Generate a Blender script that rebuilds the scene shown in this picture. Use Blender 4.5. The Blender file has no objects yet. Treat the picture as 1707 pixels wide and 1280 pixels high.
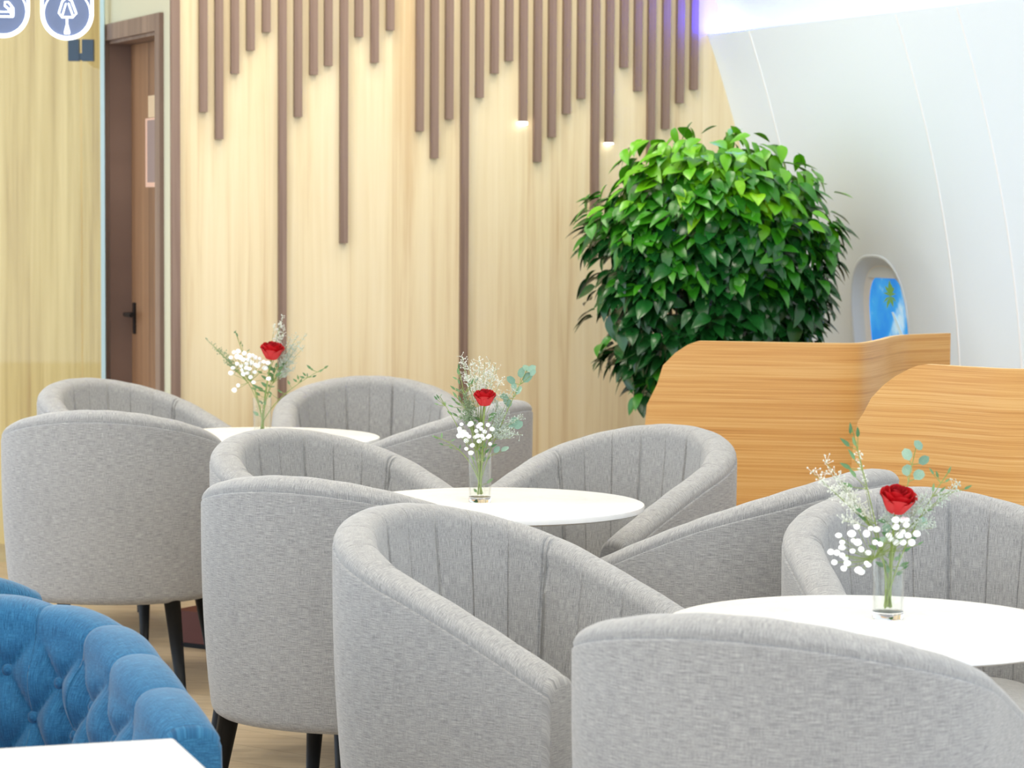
import bpy, bmesh, math, random
from mathutils import Vector, Matrix, geometry
R = math.radians
PI = math.pi
scene = bpy.context.scene
COL = scene.collection

# ------------------------------------------------------------------ camera
F, HC, CX, CY = 4500.0, 1.40, 853.5, 640.0      # focal length in pixels of the 1707x1280 frame
PITCH = math.atan((640 - 344) / F)
ROLL = 0.006
cam_data = bpy.data.cameras.new('camera')
cam = bpy.data.objects.new('camera', cam_data)
COL.objects.link(cam)
cam_data.sensor_fit = 'HORIZONTAL'
cam_data.sensor_width = 36.0
cam_data.lens = 36.0 * F / 1707.0
cam_data.clip_start = 0.05
cam_data.clip_end = 100
cam_data.dof.use_dof = True
cam_data.dof.focus_distance = 5.9
cam_data.dof.aperture_fstop = 9.0
CAM_ROT = Matrix.Rotation(PI / 2 - PITCH, 3, 'X') @ Matrix.Rotation(ROLL, 3, 'Z')
CAM_POS = Vector((0, 0, HC))
cam.matrix_world = Matrix.Translation(CAM_POS) @ CAM_ROT.to_4x4()
scene.camera = cam

# ------------------------------------------------------------------ light and exposure
world = bpy.data.worlds.new('world')
scene.world = world
world.use_nodes = True
bg = world.node_tree.nodes['Background']
bg.inputs[0].default_value = (0.74, 0.86, 1.0, 1)
bg.inputs[1].default_value = 2.1
scene.view_settings.view_transform = 'Standard'
scene.view_settings.look = 'None'
scene.view_settings.gamma = 1.0
scene.view_settings.use_curve_mapping = False
scene.view_settings.exposure = 0.15
PANEL_STRENGTH = 12.5          # ceiling light panels, W/m2-ish emission
CEIL_Z = 3.3


# ------------------------------------------------------------------ pixels to places
def ray(px, py):
    d = Vector(((px - CX) / F, -(py - CY) / F, -1.0))
    return (CAM_ROT @ d).normalized()

def on_plane(px, py, p0, n):
    d = ray(px, py)
    return CAM_POS + d * ((Vector(p0) - CAM_POS).dot(n) / d.dot(n))

def at(px, py, Y):
    return on_plane(px, py, (0, Y, 0), Vector((0, 1, 0)))


# ------------------------------------------------------------------ materials
def new_mat(name):
    m = bpy.data.materials.new(name)
    m.use_nodes = True
    nt = m.node_tree
    return m, nt, nt.nodes['Principled BSDF']

def srgb(r, g, b):
    f = lambda c: (c / 255 / 12.92) if c / 255 <= 0.04045 else ((c / 255 + 0.055) / 1.055) ** 2.4
    return (f(r), f(g), f(b), 1)

def plain(name, col, rough=0.5, metal=0.0, emit=None, strength=0.0, coat=0.0):
    m, nt, b = new_mat(name)
    b.inputs['Base Color'].default_value = col
    b.inputs['Roughness'].default_value = rough
    b.inputs['Metallic'].default_value = metal
    b.inputs['Coat Weight'].default_value = coat
    if emit:
        b.inputs['Emission Color'].default_value = emit
        b.inputs['Emission Strength'].default_value = strength
    return m

def node(nt, typ, **kw):
    n = nt.nodes.new(typ)
    for k, v in kw.items():
        setattr(n, k, v)
    return n

def coords(nt, kind, scale, rot=(0, 0, 0)):
    tc = node(nt, 'ShaderNodeTexCoord')
    mp = node(nt, 'ShaderNodeMapping')
    mp.inputs['Scale'].default_value = scale
    mp.inputs['Rotation'].default_value = rot
    nt.links.new(tc.outputs[kind], mp.inputs[0])
    return mp.outputs[0]

def noise(nt, vec, scale=1.0, detail=2.0, rough=0.5, dist=0.0):
    n = node(nt, 'ShaderNodeTexNoise')
    n.inputs['Scale'].default_value = scale
    n.inputs['Detail'].default_value = detail
    n.inputs['Roughness'].default_value = rough
    n.inputs['Distortion'].default_value = dist
    nt.links.new(vec, n.inputs['Vector'])
    return n.outputs['Fac']

def ramp(nt, fac, stops):
    r = node(nt, 'ShaderNodeValToRGB')
    el = r.color_ramp.elements
    while len(el) < len(stops):
        el.new(0.5)
    for e, (p, c) in zip(el, stops):
        e.position = p
        e.color = c
    nt.links.new(fac, r.inputs[0])
    return r.outputs[0]

def math_node(nt, op, a, b):
    n = node(nt, 'ShaderNodeMath', operation=op)
    for i, v in enumerate((a, b)):
        if isinstance(v, (int, float)):
            n.inputs[i].default_value = v
        else:
            nt.links.new(v, n.inputs[i])
    return n.outputs[0]

def bump(nt, b, h, strength, dist):
    n = node(nt, 'ShaderNodeBump')
    n.inputs['Strength'].default_value = strength
    n.inputs['Distance'].default_value = dist
    nt.links.new(h, n.inputs['Height'])
    nt.links.new(n.outputs[0], b.inputs['Normal'])

def fabric(name, dark, mid, light):
    m, nt, b = new_mat(name)
    a = noise(nt, coords(nt, 'UV', (40, 800, 1)), 1, 2, 0.6)
    c = noise(nt, coords(nt, 'UV', (800, 46, 1)), 1, 2, 0.6)
    f = noise(nt, coords(nt, 'UV', (380, 380, 1)), 1, 1, 0.5)
    big = noise(nt, coords(nt, 'UV', (5, 5, 1)), 1, 2, 0.5)
    s = math_node(nt, 'ADD', math_node(nt, 'MULTIPLY', a, 0.55), math_node(nt, 'MULTIPLY', c, 0.25))
    s = math_node(nt, 'ADD', s, math_node(nt, 'MULTIPLY', f, 0.14))
    s = math_node(nt, 'ADD', s, math_node(nt, 'MULTIPLY', big, 0.06))
    col = ramp(nt, s, [(0.36, dark), (0.50, mid), (0.64, light)])
    nt.links.new(col, b.inputs['Base Color'])
    b.inputs['Roughness'].default_value = 0.9
    b.inputs['Sheen Weight'].default_value = 0.25
    b.inputs['Sheen Roughness'].default_value = 0.5
    bump(nt, b, s, 0.25, 0.002)
    return m

def wood_vertical(name, c1, c2, c3, board=0.205):
    """vertical grain on an object whose local x runs along the wall and z up"""
    m, nt, b = new_mat(name)
    tc = node(nt, 'ShaderNodeTexCoord')
    sep = node(nt, 'ShaderNodeSeparateXYZ')
    nt.links.new(tc.outputs['Object'], sep.inputs[0])
    fl = math_node(nt, 'FLOOR', math_node(nt, 'DIVIDE', sep.outputs[0], board), 0)
    wn = node(nt, 'ShaderNodeTexWhiteNoise', noise_dimensions='1D')
    nt.links.new(fl, wn.inputs['W'])
    comb = node(nt, 'ShaderNodeCombineXYZ')
    nt.links.new(sep.outputs[0], comb.inputs[0])
    nt.links.new(math_node(nt, 'MULTIPLY', wn.outputs[0], 20), comb.inputs[1])
    nt.links.new(sep.outputs[2], comb.inputs[2])
    def mapped(sc):
        mp = node(nt, 'ShaderNodeMapping')
        mp.inputs['Scale'].default_value = sc
        nt.links.new(comb.outputs[0], mp.inputs[0])
        return mp.outputs[0]
    g1 = noise(nt, mapped((34, 1, 0.9)), 1, 4, 0.6, 0.6)
    g2 = noise(nt, mapped((9, 1, 0.5)), 1, 2, 0.5, 0.4)
    g3 = noise(nt, mapped((60, 1, 6)), 1, 2, 0.5)
    s = math_node(nt, 'ADD', math_node(nt, 'MULTIPLY', g1, 0.5), math_node(nt, 'MULTIPLY', g2, 0.4))
    s = math_node(nt, 'ADD', s, math_node(nt, 'MULTIPLY', wn.outputs[0], 0.10))
    s = math_node(nt, 'ADD', s, math_node(nt, 'MULTIPLY', g3, 0.06))
    col = ramp(nt, s, [(0.36, c3), (0.52, c2), (0.70, c1)])
    nt.links.new(col, b.inputs['Base Color'])
    b.inputs['Roughness'].default_value = 0.45
    return m

def wood_uv(name, stops, su, sv, rough=0.4):
    m, nt, b = new_mat(name)
    a = noise(nt, coords(nt, 'UV', (su, sv, 1)), 1, 4, 0.7, 0.04)
    c = noise(nt, coords(nt, 'UV', (su * 2.2, sv * 3.1, 1)), 1, 2, 0.6, 0.0)
    d = noise(nt, coords(nt, 'UV', (su * 0.8, sv * 0.22, 1)), 1, 2, 0.5, 0.05)
    s = math_node(nt, 'ADD', math_node(nt, 'MULTIPLY', a, 0.42), math_node(nt, 'MULTIPLY', c, 0.33))
    s = math_node(nt, 'ADD', s, math_node(nt, 'MULTIPLY', d, 0.25))
    nt.links.new(ramp(nt, s, stops), b.inputs['Base Color'])
    b.inputs['Roughness'].default_value = rough
    bump(nt, b, s, 0.15, 0.002)
    return m

def leaf_mat(name, c1, c2, rough=0.35, trans=0.15):
    m, nt, b = new_mat(name)
    oi = node(nt, 'ShaderNodeObjectInfo')
    n = noise(nt, coords(nt, 'Object', (14, 14, 14)), 1, 2)
    s = math_node(nt, 'ADD', math_node(nt, 'MULTIPLY', oi.outputs['Random'], 0.5), math_node(nt, 'MULTIPLY', n, 0.5))
    nt.links.new(ramp(nt, s, [(0.25, c1), (0.75, c2)]), b.inputs['Base Color'])
    b.inputs['Roughness'].default_value = rough
    b.inputs['Specular IOR Level'].default_value = 0.5
    return m

M = {}
M['grey_fabric'] = fabric('grey_linen', srgb(116, 116, 117), srgb(154, 153, 152), srgb(184, 182, 179))
M['blue_fabric'] = fabric('blue_linen', srgb(10, 66, 104), srgb(26, 94, 136), srgb(62, 130, 168))
M['leg'] = plain('black_lacquer', srgb(9, 11, 14), 0.5)
M['leg'].node_tree.nodes['Principled BSDF'].inputs['Specular IOR Level'].default_value = 0.25
m, nt, b = new_mat('white_marble')
v = noise(nt, coords(nt, 'Object', (3, 3, 3)), 1, 5, 0.6, 2.5)
nt.links.new(ramp(nt, v, [(0.40, srgb(250, 250, 249)), (0.52, srgb(247, 247, 246)), (0.54, srgb(240, 241, 241)), (0.57, srgb(249, 249, 248))]), b.inputs['Base Color'])
b.inputs['Roughness'].default_value = 0.25
M['table_white'] = m
M['wall_wood'] = wood_vertical('pale_oak_panel', srgb(238, 222, 188), srgb(230, 211, 172), srgb(211, 183, 140))
M['side_wood'] = wood_vertical('yellow_wood_panel', srgb(238, 208, 154), srgb(218, 186, 126), srgb(186, 148, 94), 0.13)
M['return_wall'] = plain('pale_return_wall', srgb(204, 200, 172), 0.5)
M['slat'] = wood_vertical('brown_slat_wood', srgb(150, 126, 112), srgb(130, 105, 91), srgb(106, 84, 72), 0.05)
M['casing'] = wood_vertical('door_casing_wood', srgb(150, 124, 108), srgb(124, 100, 88), srgb(96, 74, 66), 0.08)
M['door'] = wood_vertical('door_leaf_wood', srgb(158, 118, 84), srgb(140, 102, 72), srgb(112, 80, 56), 0.3)
M['white_shell'] = plain('white_cabin_panel', srgb(232, 242, 251), 0.4)
M['white_trim'] = plain('white_trim', srgb(246, 248, 250), 0.35)
M['ceiling'] = plain('ceiling_paint', srgb(240, 240, 240), 0.8)
M['ply'] = wood_uv('zebra_plywood', [(0.33, srgb(156, 96, 42)), (0.44, srgb(202, 144, 74)), (0.53, srgb(218, 167, 98)), (0.66, srgb(232, 194, 132))], 1.0, 170)
M['ply_edge'] = plain('plywood_edge', srgb(236, 200, 140), 0.5)
m, nt, b = new_mat('floor_vinyl')
br = node(nt, 'ShaderNodeTexBrick')
br.inputs['Scale'].default_value = 1.0
br.inputs['Mortar Size'].default_value = 0.0015
br.inputs['Brick Width'].default_value = 1.2
br.inputs['Row Height'].default_value = 0.16
br.inputs['Color1'].default_value = srgb(196, 176, 146)
br.inputs['Color2'].default_value = srgb(182, 160, 130)
br.inputs['Mortar'].default_value = srgb(150, 130, 104)
nt.links.new(coords(nt, 'Object', (1, 1, 1), (0, 0, R(35))), br.inputs['Vector'])
g = noise(nt, coords(nt, 'Object', (2.5, 45, 1), (0, 0, R(35))), 1, 4, 0.6, 0.8)
mx = node(nt, 'ShaderNodeMix', data_type='RGBA', blend_type='MULTIPLY')
mx.inputs['Factor'].default_value = 0.55
nt.links.new(br.outputs['Color'], mx.inputs['A'])
nt.links.new(ramp(nt, g, [(0.35, (0.62, 0.58, 0.52, 1)), (0.65, (1, 1, 1, 1))]), mx.inputs['B'])
nt.links.new(mx.outputs['Result'], b.inputs['Base Color'])
b.inputs['Roughness'].default_value = 0.4
M['floor'] = m
M['stem'] = plain('stem_green', srgb(134, 152, 78), 0.5)
M['twig'] = plain('plant_twig', srgb(112, 104, 78), 0.6)
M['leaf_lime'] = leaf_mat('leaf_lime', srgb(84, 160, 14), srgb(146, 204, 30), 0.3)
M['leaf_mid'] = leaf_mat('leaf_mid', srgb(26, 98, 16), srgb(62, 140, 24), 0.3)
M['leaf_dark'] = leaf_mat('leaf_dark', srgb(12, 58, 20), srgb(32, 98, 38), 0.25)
M['eucalyptus'] = leaf_mat('eucalyptus_leaf', srgb(104, 140, 118), srgb(150, 180, 160), 0.5)
M['sprig_leaf'] = leaf_mat('sprig_leaf', srgb(70, 112, 66), srgb(112, 148, 96), 0.45)
M['wispy'] = plain('wispy_filler', srgb(222, 224, 212), 0.7)
M['wispy_grey'] = plain('wispy_filler_grey', srgb(188, 198, 186), 0.7)
M['wispy_green'] = plain('wispy_filler_green', srgb(132, 152, 118), 0.7)
M['floret'] = plain('white_floret', srgb(252, 252, 250), 0.6)
M['rose'] = plain('rose_red', srgb(196, 8, 20), 0.55)
M['rose_dark'] = plain('rose_red_inner', srgb(168, 4, 16), 0.55)
m, nt, b = new_mat('clear_glass')
b.inputs['Base Color'].default_value = (1, 1, 1, 1)
b.inputs['Transmission Weight'].default_value = 1
b.inputs['Roughness'].default_value = 0
b.inputs['IOR'].default_value = 1.45
M['glass'] = m
def thin_glass(name, tint, ior):
    m, nt, b = new_mat(name)
    tr = node(nt, 'ShaderNodeBsdfTransparent')
    tr.inputs[0].default_value = tint
    gl = node(nt, 'ShaderNodeBsdfGlossy')
    gl.inputs['Roughness'].default_value = 0.02
    fr = node(nt, 'ShaderNodeLayerWeight')
    fr.inputs['Blend'].default_value = 0.5
    ms = node(nt, 'ShaderNodeMixShader')
    pw = math_node(nt, 'ADD', math_node(nt, 'MULTIPLY', math_node(nt, 'POWER', fr.outputs['Facing'], 4.0), ior), 0.03)
    nt.links.new(pw, ms.inputs[0])
    nt.links.new(tr.outputs[0], ms.inputs[1])
    nt.links.new(gl.outputs[0], ms.inputs[2])
    nt.links.new(ms.outputs[0], nt.nodes['Material Output'].inputs['Surface'])
    return m
M['water'] = thin_glass('vase_water', (0.985, 0.99, 0.97, 1), 0.05)
M['vase_wall'] = thin_glass('vase_wall_glass', (0.985, 0.99, 0.985, 1), 0.6)
M['pane_glass'] = thin_glass('partition_glass', srgb(248, 252, 248), 0.5)
M['glass_edge'] = plain('glass_edge', srgb(186, 214, 220), 0.3)
M['hinge'] = plain('dark_metal', srgb(70, 84, 98), 0.35, 0.6)
M['black_metal'] = plain('black_metal', srgb(24, 22, 22), 0.4, 0.3)
M['neon'] = plain('neon_white', (1, 1, 1, 1), 0.4, emit=(0.92, 0.97, 1, 1), strength=1.7)
M['acrylic'] = plain('acrylic_blue', srgb(96, 108, 140), 0.15)
M['led_cap'] = plain('slat_led', (1, 1, 1, 1), 0.4, emit=(1, 0.97, 0.9, 1), strength=6.0)
M['cove_white'] = plain('cove_led_white', (1, 1, 1, 1), 0.4, emit=(0.36, 0.40, 1.0, 1), strength=1.2)
M['cove_blue'] = plain('cove_led_blue', (1, 1, 1, 1), 0.4, emit=(0.012, 0.016, 1.0, 1), strength=420.0)
M['diffuser'] = plain('panel_diffuser', (1, 1, 1, 1), 0.5, emit=(1.0, 0.925, 0.76, 1), strength=PANEL_STRENGTH)
M['notice_border'] = plain('notice_border', srgb(226, 182, 158), 0.5)
M['notice'] = plain('notice_paper', srgb(150, 128, 122), 0.5)
M['notice_top'] = plain('notice_sticker', srgb(214, 186, 150), 0.5)
M['red_box'] = plain('red_brown_board', srgb(92, 40, 28), 0.5)
M['pot'] = plain('white_ceramic', srgb(225, 225, 222), 0.35)
M['soil'] = plain('soil', srgb(58, 44, 34), 0.95)
m, nt, b = new_mat('sky_picture')
tc = coords(nt, 'Object', (7, 7, 5))
n = noise(nt, tc, 1.2, 3, 0.55)
col = ramp(nt, n, [(0.38, srgb(10, 140, 240)), (0.54, srgb(50, 166, 246)), (0.66, srgb(190, 228, 252))])
nt.links.new(col, b.inputs['Base Color'])
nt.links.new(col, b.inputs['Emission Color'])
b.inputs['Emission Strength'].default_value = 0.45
b.inputs['Roughness'].default_value = 0.3
M['sky_pic'] = m
M['palm_leaf'] = plain('palm_print_green', srgb(120, 176, 84), 0.5, emit=srgb(120, 176, 90), strength=0.25)
M['palm_trunk'] = plain('palm_print_trunk', srgb(206, 228, 232), 0.5, emit=srgb(190, 222, 236), strength=0.35)


# ------------------------------------------------------------------ object helpers
def mesh_obj(name, verts, faces, mat, parent=None, smooth=False, uvs=None, loc=None):
    me = bpy.data.meshes.new(name)
    me.from_pydata([tuple(v) for v in verts], [], faces)
    if uvs is not None:
        uvl = me.uv_layers.new(name='UVMap')
        for l in me.loops:
            uvl.data[l.index].uv = uvs[l.vertex_index]
    if smooth:
        me.polygons.foreach_set('use_smooth', [True] * len(me.polygons))
    me.materials.append(M[mat] if isinstance(mat, str) else mat)
    me.update()
    o = bpy.data.objects.new(name, me)
    COL.objects.link(o)
    if parent:
        o.parent = parent
    if loc:
        o.location = loc
    return o

def thing(name, label, cat, loc=(0, 0, 0), rz=0.0, group=None):
    o = bpy.data.objects.new(name, None)
    o.empty_display_size = 0.1
    COL.objects.link(o)
    o.location = loc
    o.rotation_euler = (0, 0, rz)
    return tag(o, label, cat, group)

def tag(o, label, cat, group=None):
    o['label'] = label
    o['category'] = cat
    if group:
        o['group'] = group
    return o

def struct(o):
    o['kind'] = 'structure'
    return o

class MB:
    """collects shapes for one mesh object"""
    def __init__(self):
        self.v, self.f, self.uv = [], [], []
    def add(self, v, f, uv=None):
        n = len(self.v)
        self.v += [tuple(p) for p in v]
        self.f += [tuple(i + n for i in q) for q in f]
        self.uv += list(uv) if uv else [(p[0], p[2]) for p in v]
        return self
    def box(self, x0, x1, y0, y1, z0, z1):
        v = [(x, y, z) for z in (z0, z1) for y in (y0, y1) for x in (x0, x1)]
        return self.add(v, [(0, 2, 3, 1), (4, 5, 7, 6), (0, 1, 5, 4), (2, 6, 7, 3), (0, 4, 6, 2), (1, 3, 7, 5)])
    def tube(self, pts, r0, r1=None, n=6, cap=True):
        pts = [Vector(p) for p in pts]
        r1 = r0 if r1 is None else r1
        v, f = [], []
        up = Vector((0.13, 0.29, 0.95))
        for i, p in enumerate(pts):
            t = (pts[min(i + 1, len(pts) - 1)] - pts[max(i - 1, 0)])
            t = t.normalized() if t.length > 1e-9 else Vector((0, 0, 1))
            a = t.cross(up)
            if a.length < 1e-3:
                a = t.cross(Vector((1, 0, 0)))
            a.normalize()
            bb = t.cross(a)
            r = r0 + (r1 - r0) * i / max(1, len(pts) - 1)
            for k in range(n):
                w = 2 * PI * k / n
                v.append(p + a * (r * math.cos(w)) + bb * (r * math.sin(w)))
        for i in range(len(pts) - 1):
            for k in range(n):
                a0, a1 = i * n + k, i * n + (k + 1) % n
                f.append((a0, a1, a1 + n, a0 + n))
        if cap:
            f.append(tuple(range(n)))
            f.append(tuple(range((len(pts) - 1) * n, len(pts) * n))[::-1])
        return self.add(v, f)
    def lathe(self, prof, n=48, c=(0, 0, 0)):
        v, f = [], []
        for r, z in prof:
            for k in range(n):
                w = 2 * PI * k / n
                v.append((c[0] + r * math.cos(w), c[1] + r * math.sin(w), c[2] + z))
        for i in range(len(prof) - 1):
            for k in range(n):
                a0, a1 = i * n + k, i * n + (k + 1) % n
                f.append((a0, a1, a1 + n, a0 + n))
        return self.add(v, f)
    def build(self, name, mat, parent=None, smooth=False, loc=None):
        return mesh_obj(name, self.v, self.f, mat, parent, smooth, self.uv, loc)

def shade_auto(o, ang=40):
    me = o.data
    me.polygons.foreach_set('use_smooth', [True] * len(me.polygons))
    bm = bmesh.new()
    bm.from_mesh(me)
    for e in bm.edges:
        if len(e.link_faces) == 2 and e.calc_face_angle(0) > R(ang):
            e.smooth = False
    bm.to_mesh(me)
    bm.free()
    return o

def copy_tree(o, parent=None):
    c = o.copy()
    COL.objects.link(c)
    c.parent = parent
    for ch in list(o.children):
        copy_tree(ch, c)
    return c

def bez(p0, p1, p2, n=7):
    p0, p1, p2 = Vector(p0), Vector(p1), Vector(p2)
    return [p0 * (1 - t) ** 2 + p1 * (2 * t * (1 - t)) + p2 * t * t for t in [i / (n - 1) for i in range(n)]]


# ================================================================== THE SETTING
# floor and ceiling
fl = MB().box(-4.5, 4.0, -3.0, 12.6, -0.05, 0.0).build('floor', 'floor')
struct(fl)
ce = MB().box(-4.5, 4.0, -3.0, 12.6, CEIL_Z, CEIL_Z + 0.1).build('ceiling', 'ceiling')
struct(ce)

# back wall of pale oak panels: local x along the wall, local -y towards the room
W0 = Vector((-1.2226, 9.677, 0))
W1 = Vector((0.785, 10.35, 0))
WD = (W1 - W0).normalized()
WN = Vector((WD.y, -WD.x, 0))                    # towards the room
WANG = math.atan2(WD.y, WD.x)
WLEN = 2.75
wall_back = MB().box(0, WLEN, 0.0, 0.12, 0, CEIL_Z).build('wall_back', 'wall_wood', loc=W0)
wall_back.rotation_euler = (0, 0, WANG)
struct(wall_back)

def wall_s(px, py):
    p = on_plane(px, py, W0, WN)
    return (p - W0).dot(WD), p.z

slats = [(338.4, 187), (364.6, 232), (390.9, 123), (417.1, 84), (443.4, 54), (470.3, None), (496.2, 195),
         (522.1, 125), (546.7, 110), (572.7, 405), (597.6, 62), (623.8, 105), (649.8, 51), (699.3, 219),
         (723.9, 264), (748.5, 199), (774.4, None), (799, 163), (823.7, 123), (847.6, 102), (871.9, 203),
         (895.8, 270), (919.8, 229), (944, 190), (968.3, 165), (992, 412), (1015.6, 238), (1039.2, 113),
         (1062.5, 152), (1085.1, 262), (1109.4, 215), (1132.7, 172), (1156, 150)]
SW = 0.0285
for px, yb in slats:
    s, _ = wall_s(px - 1, 60)
    z0 = 0.0 if yb is None else wall_s(px - 2, yb)[1]
    m_ = MB().box(-SW / 2, SW / 2, -0.022, 0.0, z0, CEIL_Z - 0.002)
    o = m_.build('slat', 'slat', wall_back, loc=(s, -0.0005, 0))
    if px in (871.9, 1015.6):
        cap = MB().box(-SW / 2, SW / 2, -0.022, 0.0, z0 - (0.012 if px < 900 else 0.006), z0).build('led_cap', 'led_cap', o)
# dark corner trim at the left end of the panelled wall
MB().box(-0.004, 0.028, -0.024, 0.0, 0, CEIL_Z - 0.002).build('corner_trim', 'slat', wall_back)

# return wall with the door: runs from the corner backwards, faces left
RT = Vector((-0.40, 0.917, 0)).normalized()
RN = Vector((-RT.y, RT.x, 0))                    # faces left
RANG = math.atan2(RT.y, RT.x)
# local x along RT (away from camera), local +y = RN side (visible)
wall_left = thing('wall_left', '', '')
del wall_left['label'], wall_left['category']
wall_left.location = W0
wall_left.rotation_euler = (0, 0, RANG)
struct(wall_left)
DS0, DS1, DTOP = 0.155, 0.845, 2.025              # door opening along the wall
MB().box(0.0, DS0, -0.13, 0.0, 0, CEIL_Z).build('wall_panel', 'return_wall', wall_left)
MB().box(DS1, 0.925, -0.13, 0.0, 0, CEIL_Z).build('wall_panel', 'return_wall', wall_left)
MB().box(DS0, DS1, -0.13, 0.0, DTOP, CEIL_Z).build('wall_panel', 'return_wall', wall_left)
door = thing('door_1', '', '')
del door['label'], door['category']
door.location = W0
door.rotation_euler = (0, 0, RANG)
struct(door)
CW = 0.062
MB().box(DS0 - CW, DS0, 0.0, 0.016, 0, DTOP + CW).build('casing', 'casing', door)
MB().box(DS1, DS1 + CW, 0.0, 0.016, 0, DTOP + CW).build('casing', 'casing', door)
MB().box(DS0, DS1, 0.0, 0.016, DTOP, DTOP + CW).build('casing', 'casing', door)
MB().box(DS1 - 0.012, DS1, -0.125, 0.0, 0, DTOP).build('jamb', 'casing', door)
MB().box(DS0, DS0 + 0.012, -0.125, 0.0, 0, DTOP).build('jamb', 'casing', door)
MB().box(DS0 + 0.012, DS1 - 0.012, -0.125, 0.0, DTOP - 0.012, DTOP).build('jamb', 'casing', door)
leaf = MB().box(DS0 + 0.014, DS1 - 0.014, -0.122, -0.085, 0.005, DTOP - 0.014).build('door_leaf', 'door', door)
# handle
hd = MB()
hd.box(DS1 - 0.075, DS1 - 0.045, -0.085, -0.078, 0.90, 1.02)
hd.tube([(DS1 - 0.06, -0.08, 0.975), (DS1 - 0.06, -0.045, 0.975), (DS1 - 0.15, -0.045, 0.975)], 0.009, n=8)
hd.build('door_handle', 'black_metal', leaf)
# notice stuck on the door leaf
dp = W0 + RN * (-0.0845)
def door_s(px, py):
    p = on_plane(px, py, dp, RN)
    return (p - W0).dot(RT), p.z
sA, zA = door_s(243, 312)
sB, zB = door_s(258, 196)
sB -= 0.12
nb = MB().box(min(sA, sB), max(sA, sB), -0.085, -0.0835, zA, zB).build('notice', 'notice_border', leaf)
MB().box(min(sA, sB) + 0.03, max(sA, sB) - 0.028, -0.0835, -0.0828, zA + 0.018, zB - 0.008).build('notice_print', 'notice', nb)
_, zC = door_s(246, 160)
MB().box(min(sA, sB) + 0.01, max(sA, sB) - 0.04, -0.085, -0.0832, zB + 0.002, zC).build('notice_sticker', 'notice_top', leaf)

# wood wall behind the glass at the far left
YL = 11.05
wl2 = MB().box(0, 2.6, 0.0, 0.1, 0, CEIL_Z).build('wall_left_rear', 'side_wood', loc=(-3.9, YL, 0))
struct(wl2)
# warm downlight washing that wall: a recessed can in the ceiling
can = thing('downlight', 'recessed warm downlight above the yellow wood wall behind the glass', 'downlight', (-1.82, YL - 0.22, CEIL_Z))
MB().lathe([(0.0, -0.004), (0.05, -0.004), (0.055, -0.008), (0.062, -0.008), (0.062, 0.0)], 24).build('trim_ring', 'white_trim', can)
ld = bpy.data.lights.new('downlight_lamp', 'SPOT')
ld.energy = 22
ld.color = (1.0, 0.86, 0.55)
ld.spot_size = R(75)
ld.spot_blend = 0.8
ld.shadow_soft_size = 0.05
lo = bpy.data.objects.new('downlight_lamp', ld)
COL.objects.link(lo)
lo.parent = can
lo.location = (0, 0, -0.02)

# glass partition with a hinged glass door
YG = 10.42
def gx(px):
    return at(px, 200, YG).x
gp = thing('glass_partition', 'clear frameless glass panel and glass door beside the brown door', 'glass partition', (0, YG, 0))
def pane(name, x0, x1, par, z1=2.75):
    return MB().box(x0, x1, -0.005, 0.005, 0.01, z1).build(name, 'pane_glass', par)
pane('fixed_pane', gx(136.5), gx(168), gp)
pane('door_pane', gx(-40), gx(134.5), gp)
MB().box(gx(168), gx(175), -0.012, 0.012, 0.0, CEIL_Z).build('edge_profile', 'glass_edge', gp)
zt, zb_ = at(130, 66, YG).z, at(130, 102, YG).z
h1 = MB().box(gx(115), gx(133), -0.016, 0.016, zb_, zt).build('hinge', 'hinge', gp)
h2 = MB().box(gx(138), gx(157), -0.016, 0.016, zb_, zt).build('hinge', 'hinge', gp)
MB().box(gx(133), gx(138), -0.012, 0.012, zb_ + 0.004, zb_ + 0.03).build('hinge_knuckle', 'hinge', h1)

# white cabin-like curved wall on the right
FT = Vector((0.415, -0.91, 0)).normalized()      # along the wall, towards the camera
FN = Vector((-0.91, -0.415, 0)).normalized()     # inwards, to the left
KP, Z0P, ZTOP = 0.126, 0.523, 2.052
def inward(z):
    return KP * max(0.0, z - Z0P) ** 2
PT = Vector((0.738, 10.33, 0))
FB = PT - FN * inward(ZTOP)                      # foot of the wall at the corner
def shell(s, z, off=0.0):
    return FB + FT * s + FN * (inward(z) + off) + Vector((0, 0, z))
def shell_hit(px, py, off=0.0):
    """where a pixel's ray meets the curved wall"""
    d = ray(px, py)
    n = 0.1
    for _ in range(30):
        p = CAM_POS + d * ((FB + FN * (n + off) - CAM_POS).dot(FN) / d.dot(FN))
        n = inward(p.z)
    return (p - FB).dot(FT), p.z
S_END = 6.0
sm = [shell_hit(1250, 57)[0], shell_hit(1495, 29)[0], shell_hit(1597, 18)[0]]
edges = [-0.35] + sm + [sm[2] + (sm[2] - sm[0]) * 0.0 + 0.95, sm[2] + 1.4, sm[2] + 2.35, sm[2] + 2.8, S_END]
wall_right = thing('wall_right', '', '')
del wall_right['label'], wall_right['category']
struct(wall_right)
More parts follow.
